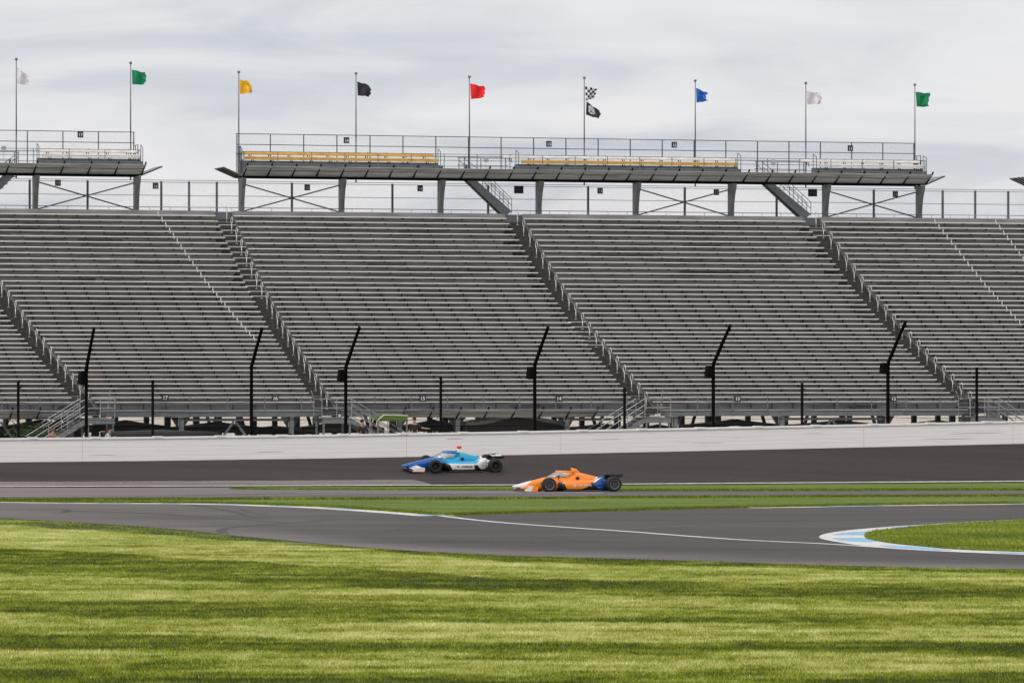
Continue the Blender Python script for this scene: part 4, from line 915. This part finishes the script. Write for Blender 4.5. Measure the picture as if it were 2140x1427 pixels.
def race_car(px_axle, py, Dc, tilt, label, body_m, wing_m, rw_m, ew_m, scoop_m, cam_m, rim_m, glow, helmet, tyre_mark, writer, name):
    # root at ground below the front axle, x rearward
    u, v, z = S(px_axle, py, Dc)
    if tilt:
        best = None
        for Dt in np.arange(236, 250, .05):
            D_ = dist(px_axle, Dt); i_ = (px_axle-pxs[0])/20; k_ = int(i_); f_ = i_-k_; a_ = innerP[k_].lerp(innerP[k_+1], f_); b_ = outerP[k_].lerp(outerP[k_+1], f_); t_ = (D_-a_.y)/(b_.y-a_.y); zz = a_.z+(b_.z-a_.z)*t_; yy = HZ+(CAMH-zz)*F/D_
            if best is None or abs(yy-py) < best[0]: best = (abs(yy-py), Dt, zz, math.atan((b_.z-a_.z)/((b_.y-a_.y)*CS)))
        u, v = uv(px_axle, best[1]); z = best[2]+.002; tilt = best[3]; print('CAR', best)
    root = thing(name, label, 'racing car', (u, v, z), None, tilt); root['_b'] = (0, 0, 0)
    def smooth(): k = MB(); k.smooth = True; return k
    k = smooth(); k.loft([ring(*r) for r in [(-1.47, .225, .265, .05), (-1.40, .20, .295, .085), (-1.2, .165, .355, .125), (-.95, .14, .425, .155), (-.6, .115, .51, .185), (-.25, .09, .595, .215), (.0, .07, .655, .245), (.15, .06, .665, .27), (.5, .05, .655, .33), (.9, .05, .66, .36), (1.15, .05, .70, .36), (1.3, .05, .80, .33),
          (1.42, .05, .885, .27), (1.6, .05, .885, .23), (1.9, .06, .815, .185), (2.2, .07, .745, .15), (2.55, .09, .655, .12), (2.85, .12, .56, .10), (3.15, .16, .46, .09), (3.35, .2, .40, .07)]]); k.part('body', body_m, root)
    for s_ in (-1, 1):
        k = smooth(); k.loft([ring(a, zb, zt, hw, s_*cb, 20, 3.2) for a, zb, zt, hw, cb in [(.60, .22, .40, .12, .50), (.66, .13, .455, .19, .50), (.85, .075, .50, .235, .50), (1.2, .06, .525, .26, .50), (1.6, .055, .53, .26, .49), (2.0, .055, .525, .24, .46), (2.25, .06, .53, .21, .44), (2.45, .065, .60, .17, .42), (2.62, .07, .675, .13, .40), (2.68, .08, .68, .10, .40)]]); k.part('sidepod', body_m, root)
        k = MB(); k.box(.575, .61, s_*.50-.10, s_*.50+.10, .23, .39); k.part('inlet', CARB, root)
        k = smooth(); k.ball((1.52, s_*.285, .62), .085, 12, (1, .35, .95)); k.part('side_vent', CARB, root)
        # mirror
        k = MB(); k.beam((.62, s_*.33, .55), (.55, s_*.50, .69), .03, .05); k.box(.50, .60, s_*.42, s_*.56, .66, .74); k.part('mirror', rw_m, root)
        # front wing elements per side
        for (a0, a1, z0, z1) in ((-1.30, -1.02, .10, .115), (-1.12, -.86, .155, .20), (-.98, -.76, .215, .285)):
            k = MB(); k.hexa([(a0, s_*.08, z0), (a1, s_*.08, z1), (a1+.04, s_*.92, z1), (a0+.06, s_*.92, z0), (a0, s_*.08, z0+.018), (a1, s_*.08, z1+.018), (a1+.04, s_*.92, z1+.018), (a0+.06, s_*.92, z0+.018)]); k.part('front_wing_blade', wing_m if a0 > -1.2 else CARB, root)
        k = MB(); k.prism([(-1.14, .05), (-.56, .045), (-.52, .26), (-.66, .30), (-.98, .22), (-1.16, .12)], s_*.92-.012, s_*.92+.012); k.part('front_endplate', ew_m, root)
        # suspension
        for (p_, q_) in (((-.22, s_*.18, .42), (0, s_*.74, .42)), ((.35, s_*.22, .42), (0, s_*.74, .42)), ((-.25, s_*.15, .18), (0, s_*.74, .20)), ((.35, s_*.2, .16), (0, s_*.74, .20)), ((.1, s_*.2, .5), (0, s_*.7, .24)),
                        ((2.7, s_*.12, .40), (3.05, s_*.66, .42)), ((3.2, s_*.1, .40), (3.05, s_*.66, .42)), ((2.7, s_*.12, .18), (3.05, s_*.66, .2)), ((3.25, s_*.1, .2), (3.05, s_*.66, .2))):
            k = MB(); k.beam(p_, q_, .035, .014); k.part('suspension_arm', CARB, root)
        # wheels
        for a, rr, wd, cb in ((0, .33, .27, .84), (3.05, .345, .36, .79)):
            wl = thing('wheel', None, None, (0, 0, 0)); wl.location = (0, 0, 0); wl.rotation_euler = (0, 0, 0); wl.parent = root
            bpy.data.objects.remove(wl)
            out_ = s_*(cb+wd/2); inn = s_*(cb-wd/2); c0 = (a, 0, rr)
            pr_ = [(.205, .07), (.205, 0), (.225, -.012), (rr-.055, -.004), (rr-.018, .022), (rr, .06), (rr, wd-.06), (rr-.018, wd-.022), (rr-.055, wd), (.2, wd)]
            k = smooth(); k.lathe((a, out_, rr), (0, -s_, 0), pr_, 32); ty = k.part('wheel', TYRE, root)
            k = MB(); k.lathe((a, out_+s_*.0125, rr), (0, -s_, 0), [(.182, .016), (.190, .004), (.212, .0), (.212, .03)], 32, cap=False); k.mi = 1
            k.lathe((a, out_-s_*.02, rr), (0, -s_, 0), [(.04, -.012), (.055, .0), (.055, .05)], 12); k.mi = 0
            for j in range(9):
                an = 2*PI*j/9; k.beam((a+.045*math.cos(an), out_-s_*.02, rr+.045*math.sin(an)), (a+.2*math.cos(an), out_-s_*.005, rr+.2*math.sin(an)), .016, .014, (0, 1, 0))
            k.mi = 1; k.lathe((a, out_-s_*.07, rr), (0, -s_, 0), [(.20, 0), (.20, .01)], 24); k.part('rim', [rim_m, CARB], ty)
            if s_ < 0 and tyre_mark:
                k = MB()
                for q0, q1 in ((.15, .9), (1.1, 1.5), (3.3, 4.1), (4.3, 4.75), (5.5, 5.8)):
                    n0 = k.pts([(a+r__*math.cos(q0+(q1-q0)*j/6), out_-.0042, rr+r__*math.sin(q0+(q1-q0)*j/6)) for j in range(7) for r__ in (.245, .268)])
                    for j in range(6): k.face((n0+2*j, n0+2*j+2, n0+2*j+3, n0+2*j+1))
                k.part('tyre_lettering', RING, ty)
    k = MB(); k.prism([(.55, -.35), (.7, -.78), (2.5, -.80), (2.62, -.55), (3.3, -.48), (3.3, .48), (2.62, .55), (2.5, .8), (.7, .78), (.55, .35)], .035, .062, 'xy')
    k.part('floor', CARB, root)
    k = MB(); k.box(.72, 2.5, -.805, -.785, .064, .085); k.box(.72, 2.5, .785, .805, .064, .085); k.part('floor_edge', mat('floor_edge_grey', (.10, .10, .105), .4), root)
    # engine cover fin, air scoop and roll hoop
    k = smooth(); k.loft([ring(a, zb, zt, hw, 0, 16, 3) for a, zb, zt, hw in [(1.28, .84, 1.06, .075), (1.32, .80, 1.085, .095), (1.42, .80, 1.075, .10), (1.55, .80, 1.0, .09), (1.68, .80, .90, .07)]]); k.part('air_scoop', scoop_m, root)
    k = MB(); k.box(1.272, 1.285, -.06, .06, .90, 1.03); k.part('scoop_opening', CARB, root)
    k = smooth(); k.ball((1.42, 0, 1.15), .06, 10, ((2.3, 1.2, 1.35) if tilt else (1.7, 1, .75))); k.bar((1.42, 0, 1.04), (1.42, 0, 1.13), .03); k.part('roof_camera', cam_m, root)
    # aeroscreen
    def bot(t_): an = PI*t_/2; return (.07+1.0*(1-math.cos(an)), .35*math.sin(an), .655+.05*(1-math.cos(an)))
    def tp(t_): an = PI*t_/2; return (.585+.55*(1-math.cos(an)), .29*math.sin(an), .925-.01*(1-math.cos(an)))
    k = smooth(); rows_ = []
    for t_ in np.linspace(-1, 1, 17):
        a_, b_ = Vector(bot(t_)), Vector(tp(t_)); rows_.append([a_.lerp(b_, q)+Vector((0, math.sin(PI*q)*.02*math.copysign(1, t_) if t_ else 0, 0)) for q in (0, .25, .5, .75, 1)])
    k.loft(rows_, cap=False, closed=False); k.part('windscreen', GLS, root)
    k = smooth(); P_ = [Vector(tp(t_)) for t_ in np.linspace(-1, 1, 21)]+[]
    P_ = [Vector((1.36, -.27, .90))]+P_+[Vector((1.36, .27, .90))]
    rgs = []
    for i, p_ in enumerate(P_):
        d = (P_[min(i+1, len(P_)-1)]-P_[max(i-1, 0)]).normalized(); nn = d.cross(Vector((0, 0, 1))).normalized()
        rgs.append([p_+nn*x_+Vector((0, 0, y_)) for x_, y_ in ((-.03, -.05), (.03, -.055), (.035, 0), (.02, .03), (-.02, .03), (-.035, 0))])
    k.loft(rgs); k.part('halo', body_m if glow is None else glow, root)
    k = MB(); k.beam((.08, 0, .66), (.585, 0, .92), .03, .03); k.part('screen_pillar', CARB, root)
    k = smooth(); k.loft([ring(a, .60, zt, hw, 0, 16, 3) for a, zt, hw in [(1.12, .84, .16), (1.2, .90, .2), (1.34, .91, .22), (1.45, .88, .2)]]); k.part('headrest', body_m, root)
    # rear wing
    for z0, z1, a0, a1, mm in ((.735, .70, 3.06, 3.42, rw_m), (.715, .76, 3.36, 3.52, rw_m), (.30, .35, 3.38, 3.60, CARB)):
        k = MB(); hw = .46 if z0 > .5 else .38; k.hexa([(a0, -hw, z0), (a1, -hw, z1-.015), (a1, hw, z1-.015), (a0, hw, z0), (a0, -hw, z0+.022), (a1, -hw, z1+.012), (a1, hw, z1+.012), (a0, hw, z0+.022)]); k.part('rear_wing_blade', mm, root)
    for s_ in (-1, 1):
        k = MB(); k.prism([(3.02, .55), (3.18, .62), (3.45, .63), (3.60, .70), (3.58, .79), (3.04, .765)], s_*.47-.01, s_*.47+.01); k.part('rear_endplate', CARB if wing_m is not WINGW else CARB, root)
    k = MB(); k.prism([(2.95, .38), (3.22, .38), (3.30, .72), (3.18, .72)], -.02, .02); k.prism([(3.3, .22), (3.62, .26), (3.62, .40), (3.3, .38)], -.09, .09); k.part('rear_crash_structure', CARB, root)
    writer(root)
    # the driver: shoulders, neck and head in one body, helmet over it
    hp = thing('person', 'driver with a %s helmet seated in the %s' % helmet[1:], 'person', (0, 0, 0)); hp.location = root.matrix_basis @ Vector((0, 0, 0)); hp.rotation_euler = root.rotation_euler; hp['_b'] = (0, 0, 0)
    k = smooth(); k.loft([ring(a_z[0], -.0, .0, .0) if False else [(1.0+dx+rx*math.cos(2*PI*i/14), ry*math.sin(2*PI*i/14), z_) for i in range(14)] for dx, rx, ry, z_, a_z in [(.08, .12, .17, .30, (0,)), (.08, .13, .20, .45, (0,)), (.06, .12, .21, .56, (0,)), (.04, .08, .12, .62, (0,)), (.03, .055, .055, .66, (0,)), (.0, .085, .075, .72, (0,)), (.0, .10, .085, .79, (0,)), (.0, .06, .06, .87, (0,))]]); k.part('body', mat('race_suit', (.25, .10, .05), .8), hp)
    k = smooth(); k.ball((1.0, 0, .775), .125, 16, (1.08, .95, 1.0)); k.part('helmet', mat('helmet_'+name+helmet[1], helmet[0], .25, coat=.5), hp)
    k = smooth(); k.ball((.985, 0, .785), .124, 16, (1.1, .92, .40)); k.part('visor', CARB, hp)
    return root
WINGW = mat('wing_white', (.70, .70, .68), .35, coat=.4); WINGO = mat('wing_orange', OR, .3, coat=.5); WINGN = mat('wing_navy', (.012, .02, .06), .3, coat=.5)
NVY = mat('navy_part', (.02, .025, .07), .4); RIMG = mat('rim_grey', (.20, .20, .195), .35, .3); RIMD = mat('rim_dark', (.03, .03, .032), .4, .2)
WBLUE = livery('blue_wing', WT, [((.45, .04, .05), [(0, -1, -.085)])])
OEND = livery('orange_endplate', OR, [(WT, [(-1, .4, .87)])])
def decal(root, m_, fn, name, label=None):
    k = MB(); fn(k); return k.part(name, m_, root, label)
def w_orange(root):
    Y = -.7645
    decal(root, mat('lettering_cream', (.80, .66, .55), .5), lambda k: (text_mb(k, 'PNC', 1.50, Y, .305, .135, .01, squeeze=1.15), text_mb(k, 'BANK', 1.86, Y+.012, .305, .135, .01, squeeze=1.0), k.lathe((1.235, Y, .305), (0, 1, 0), [(.07, 0), (.07, .004)], 20)), 'sponsor_lettering')
    decal(root, mat('lettering_orange', ORD, .5), lambda k: (k.box(1.18, 1.29, Y-.004, Y-.001, .298, .312), k.prism([(1.20, .275), (1.235, .345), (1.27, .275), (1.235, .29)], Y-.004, Y-.001)), 'sponsor_emblem')
    decal(root, mat('lettering_pink', (.45, .12, .30), .5), lambda k: (k.box(2.36, 2.54, -.632, -.629, .385, .40), k.box(2.34, 2.52, -.632, -.629, .345, .36)), 'small_lettering')
    decal(root, mat('lettering_sky', (.20, .42, .62), .5), lambda k: (k.box(2.30, 2.55, -.634, -.631, .445, .452), k.box(2.36, 2.54, -.63, -.627, .20, .207)), 'rear_stripes')
    decal(root, mat('lettering_pale', (.75, .60, .50), .5), lambda k: (k.box(-.30, -.18, -.213, -.209, .30, .34), k.box(.36, .50, -.33, -.327, .30, .325), k.box(.40, .54, -.33, -.327, .25, .262), k.box(2.02, 2.14, -.17, -.167, .60, .63), text_mb(k, 'C3', -.62, -.1875, .31, .10, .01), text_mb(k, '9', 1.50, -.112, .99, .11, .01)), 'nose_mark')
def w_blue(root):
    Y = -.7645
    decal(root, mat('lettering_dark', (.03, .03, .05), .5), lambda k: ([k.box(1.36+.058*j, 1.36+.058*j+(.05 if j % 3 else .038), Y, Y+.003, .27+(.012 if j % 4 == 1 else 0), .335-(.01 if j % 5 == 2 else 0)) for j in range(10)], k.prism([(1.10, .315), (1.20, .275), (1.20, .345)], Y, Y+.003), k.box(1.20, 1.24, Y, Y+.003, .27, .34)), 'sponsor_lettering')
    decal(root, mat('lettering_tan', (.50, .42, .33), .5), lambda k: [k.box(2.42, 2.56, -.60, -.597, z_, z_+.02) for z_ in (.30, .36, .42)], 'small_lettering')
bank = math.atan(.104)
race_car(1136, 1027.5, 226, 0, 'orange open wheel racing car with white nose and blue tail', ORL, mat('wing_orange2', OR, .3, coat=.5), WINGN, OEND, WINGO, NVY, RIMG, None, ((.72, .60, .55), 'pale', 'orange racing car'), True, w_orange, 'racing_car')
race_car(899.5, 983.5, 244.2, bank, 'blue and white open wheel racing car driving left on the dark banked track', BLL, WINGW, WINGW, WBLUE, WINGW, mat('red_part', (.75, .07, .02), .4), RIMD, mat('halo_blue', (.02, .17, .45), .3, coat=.5), ((.5, .52, .55), 'silver', 'blue racing car'), False, w_blue, 'racing_car')

# ================================================================== GRASS
Y_S = [1060, 1082, 1094, 1146, 1200, 1250, 1279, 1315, 1357, 1400, 1440, 1480]   # stripe edges at x = 0
EDG = np.array([[1.0*CAMH*F/(y-HZ) for y in row] for row in
    ([1082, 1096, 1146, 1200, 1250, 1279, 1315, 1357, 1400, 1440, 1490], [1161, 1174, 1208, 1240, 1274, 1304, 1346, 1366, 1404, 1440, 1490], [1189, 1201, 1224, 1250, 1281, 1306, 1338, 1370, 1401, 1440, 1490])])
VALS = np.array([.05, .92, .10, .80, .30, .95, .08, .85, .12, .9, .2])
EX = np.array([0., 1070, 2140])
def stripe(X, Y):
    px = X*F/Y+1070; out = np.zeros_like(X); pc = np.clip(px, -600, 2700)
    E = []
    for k in range(11):
        w1 = pc/1070.; a, b_, c_ = EDG[0, k], EDG[1, k], EDG[2, k]
        E.append(np.where(pc < 1070, a+(b_-a)*w1, b_+(c_-b_)*(w1-1)))
    wob = .55*np.sin(X*.35+Y*.11)+.35*np.sin(X*.9-Y*.3+1.3)+.3*np.sin(X*2.1+2)
    Yw = Y+wob; out = np.full_like(X, VALS[0]); prev = E[0]
    for k in range(11):
        t_ = np.clip((E[k]-Yw)/.9+.5, 0, 1); out = out*(1-t_)+VALS[k]*t_
    return out
def vnoise(X, Y, seed=0):
    r_ = np.random.default_rng(seed); g = r_.random((64, 64)); x, y = X % 63, Y % 63; i, j = x.astype(int), y.astype(int); fx, fy = x-i, y-j; fx = fx*fx*(3-2*fx); fy = fy*fy*(3-2*fy)
    i2, j2 = (i+1) % 64, (j+1) % 64
    return (g[i, j]*(1-fx)+g[i2, j]*fx)*(1-fy)+(g[i, j2]*(1-fx)+g[i2, j2]*fx)*fy
def grass_mat(name):
    m = bpy.data.materials.new(name); m.use_nodes = True; t = m.node_tree; b = t.nodes['Principled BSDF']; b.inputs['Roughness'].default_value = .7; b.inputs['Specular IOR Level'].default_value = .3
    N = t.nodes.new; L = t.links.new; at = N('ShaderNodeAttribute'); at.attribute_name = 'tone'
    r = N('ShaderNodeValToRGB'); L(at.outputs['Fac'], r.inputs[0]); e = r.color_ramp.elements
    e[0].position = 0; e[0].color = (.055, .080, .001, 1); e[1].position = 1; e[1].color = (.70, .68, .28, 1)
    for p_, c_ in ((.2, (.135, .170, .003)), (.42, (.265, .300, .012)), (.62, (.42, .445, .12)), (.82, (.54, .53, .22))): q = e.new(p_); q.color = (*c_, 1)
    L(r.outputs[0], b.inputs['Base Color'])
    return m
GRM = grass_mat('mown_grass')
LOWD = [CAMH*F/(y-HZ) for _, y in LOW]; LOWP = [x for x, _ in LOW]
def roadD(px): return np.interp(px, LOWP, LOWD)
def tone(X, Y, jitter):
    s = stripe(X, Y)
    n_ = vnoise(X*.35+7, Y*.8+3, 1)-.5; n2 = vnoise(X*1.3+11, Y*1.9, 2)-.5; n3 = vnoise(X*.12+3, Y*.45+20, 5)-.5
    n4 = vnoise(X*.5+31, Y*3.1+9, 6)-.5+1.2*(vnoise(X*4.5+3, Y*1.7+5, 12)-.5)+.8*(vnoise(X*1.9+13, Y*.9+25, 14)-.5)
    n5 = vnoise(X*.22+3, Y*5.0+2, 17)-.5+.7*(vnoise(X*.6+9, Y*9.0+7, 18)-.5)
    return np.clip(.145+.28*n5+.47*s+.34*n_+.26*n2+.26*n3+.22*n4+jitter, 0, 1)
def lawn():
    pxg = np.linspace(-1500, 3500, 300); mb_v = []; Ts = []
    nr = 150
    for p in pxg:
        De = roadD(p); Ds = np.linspace(48, De+.0, nr)
        for D in Ds: mb_v.append(((p-1070)*D/F, D, -.012))
    V = np.array(mb_v); me = bpy.data.meshes.new('lawn'); fcs = [(i*nr+j, (i+1)*nr+j, (i+1)*nr+j+1, i*nr+j+1) for i in range(len(pxg)-1) for j in range(nr-1)]
    me.from_pydata(V.tolist(), [], fcs); a = me.attributes.new('tone', 'FLOAT', 'POINT'); a.data.foreach_set('value', (tone(V[:, 0], V[:, 1], 0)*.75).astype(np.float32))
    me.materials.append(GRM); o = bpy.data.objects.new('lawn', me); C.objects.link(o); o['kind'] = 'structure'
lawn()
def blades(name, X, Y, Z, h, wd, tn, label):
    n_ = len(X); an = rng.random(n_)*2*PI; lean = rng.normal(0, .45, (n_, 2))*h[:, None]
    P = np.zeros((n_, 3, 3), np.float32); dx, dy = np.cos(an)*wd/2, np.sin(an)*wd/2*.5
    P[:, 0] = np.stack([X-dx, Y-dy, Z], 1); P[:, 1] = np.stack([X+dx, Y+dy, Z], 1); P[:, 2] = np.stack([X+lean[:, 0], Y+lean[:, 1], Z+h], 1)
    me = bpy.data.meshes.new(name); me.vertices.add(3*n_); me.vertices.foreach_set('co', P.reshape(-1)); me.loops.add(3*n_); me.loops.foreach_set('vertex_index', np.arange(3*n_, dtype=np.int32))
    me.polygons.add(n_); me.polygons.foreach_set('loop_start', np.arange(0, 3*n_, 3, dtype=np.int32)); me.update()
    a = me.attributes.new('tone', 'FLOAT', 'POINT'); a.data.foreach_set('value', np.repeat(tn, 3).astype(np.float32)); me.materials.append(GRM); me.validate()
    o = bpy.data.objects.new(name, me); C.objects.link(o); tag(o, label, 'grass', None, 'stuff')
def near():
    n_ = 1350000
    # more blades near the camera's side
    D = 68+(150-68)*rng.random(n_)**1.12; px = rng.uniform(-900, 2900, n_); ok = D < roadD(px)-.05+rng.normal(0, .25, n_); far = rng.random(n_) < 1
    D, px = D[ok], px[ok]; X = (px-1070)*D/F
    D2 = rng.uniform(140, 182, 60000); p2 = rng.uniform(-330, 600, 60000); ok = D2 < roadD(p2)+rng.normal(0, .25, 60000); D2, p2 = D2[ok], p2[ok]; X = np.concatenate([X, (p2-1070)*D2/F]); D = np.concatenate([D, D2])
    j = rng.normal(0, .12, len(D)); h = rng.uniform(.025, .06, len(D))
    blades('grass', X, D, np.full(len(D), -.012), h, rng.uniform(.010, .022, len(D)), tone(X, D, j), 'mown infield grass in light and dark stripes in the foreground')
near()
def edge(pts, n_, z, name, label, spread=.35, h0=.05):
    P = np.array([G(*p) for p in dense(pts, 10)]); seg = np.linalg.norm(np.diff(P, axis=0), axis=1); cum = np.concatenate([[0], np.cumsum(seg)]); s = rng.random(n_)*cum[-1]
    X = np.interp(s, cum, P[:, 0]); Y = np.interp(s, cum, P[:, 1])
    dY = np.abs(rng.normal(0, spread, n_)); return X+rng.normal(0, .1, n_), Y, dY
X, Y, dY = edge([p for p in UPR if p[0] < 2500], 36000, 0, '', '', 1.2); X2, Y2, dY2 = edge(UPL[1:], 26000, 0, '', '', 1.2)
X3, Y3, d3 = edge([(-300, 1040.5), (0, 1042.2), (500, 1041), (1070, 1040), (1300, 1037.5), (1600, 1036.2), (2140, 1034), (2400, 1033)], 30000, 0, '', '', .8)
X4, Y4, d4 = edge([(480, 1022.2), (640, 1023.6), (1070, 1025), (1300, 1024.6), (2140, 1023), (2400, 1023)], 20000, 0, '', '', 1.0)
Xa = np.concatenate([X, X2, X3, X4]); Ya = np.concatenate([Y+dY, Y2+dY2, Y3-d3, Y4+d4]); nn = len(Xa)
blades('verge_grass', Xa, Ya, np.full(nn, -.03), rng.uniform(.05, .13, nn), rng.uniform(.02, .04, nn), np.clip(.10+.3*vnoise(Xa*.5, Ya*.6, 8)*vnoise(Xa*3, Ya, 3)+rng.normal(0, .07, nn), 0, 1), 'grass strips beyond the grey road and beside the lane')
# grass over the island
n_ = 60000; px = rng.uniform(1806, 2600, n_); py = rng.uniform(1070, 1168, n_); iu = dense(GU, 8); il = dense(GL, 8)
lo = np.interp(px, [p[0] for p in iu], [p[1] for p in iu]); hi = np.interp(px, [p[0] for p in il], [p[1] for p in il]); ok = (py > lo) & (py < hi+.3); D = CAMH*F/(py[ok]-HZ); X = (px[ok]-1070)*D/F; nn = len(D)
blades('island_turf', X, D, np.full(nn, .015), rng.uniform(.04, .09, nn), rng.uniform(.015, .03, nn), np.clip(.12+.34*vnoise(X*.4, D*.5, 8)+rng.normal(0, .07, nn), 0, 1), 'rounded tongue of green grass inside the blue and white kerb at the right')

# custom bookkeeping is not part of the scene
for o in bpy.data.objects:
    if '_b' in o: del o['_b']
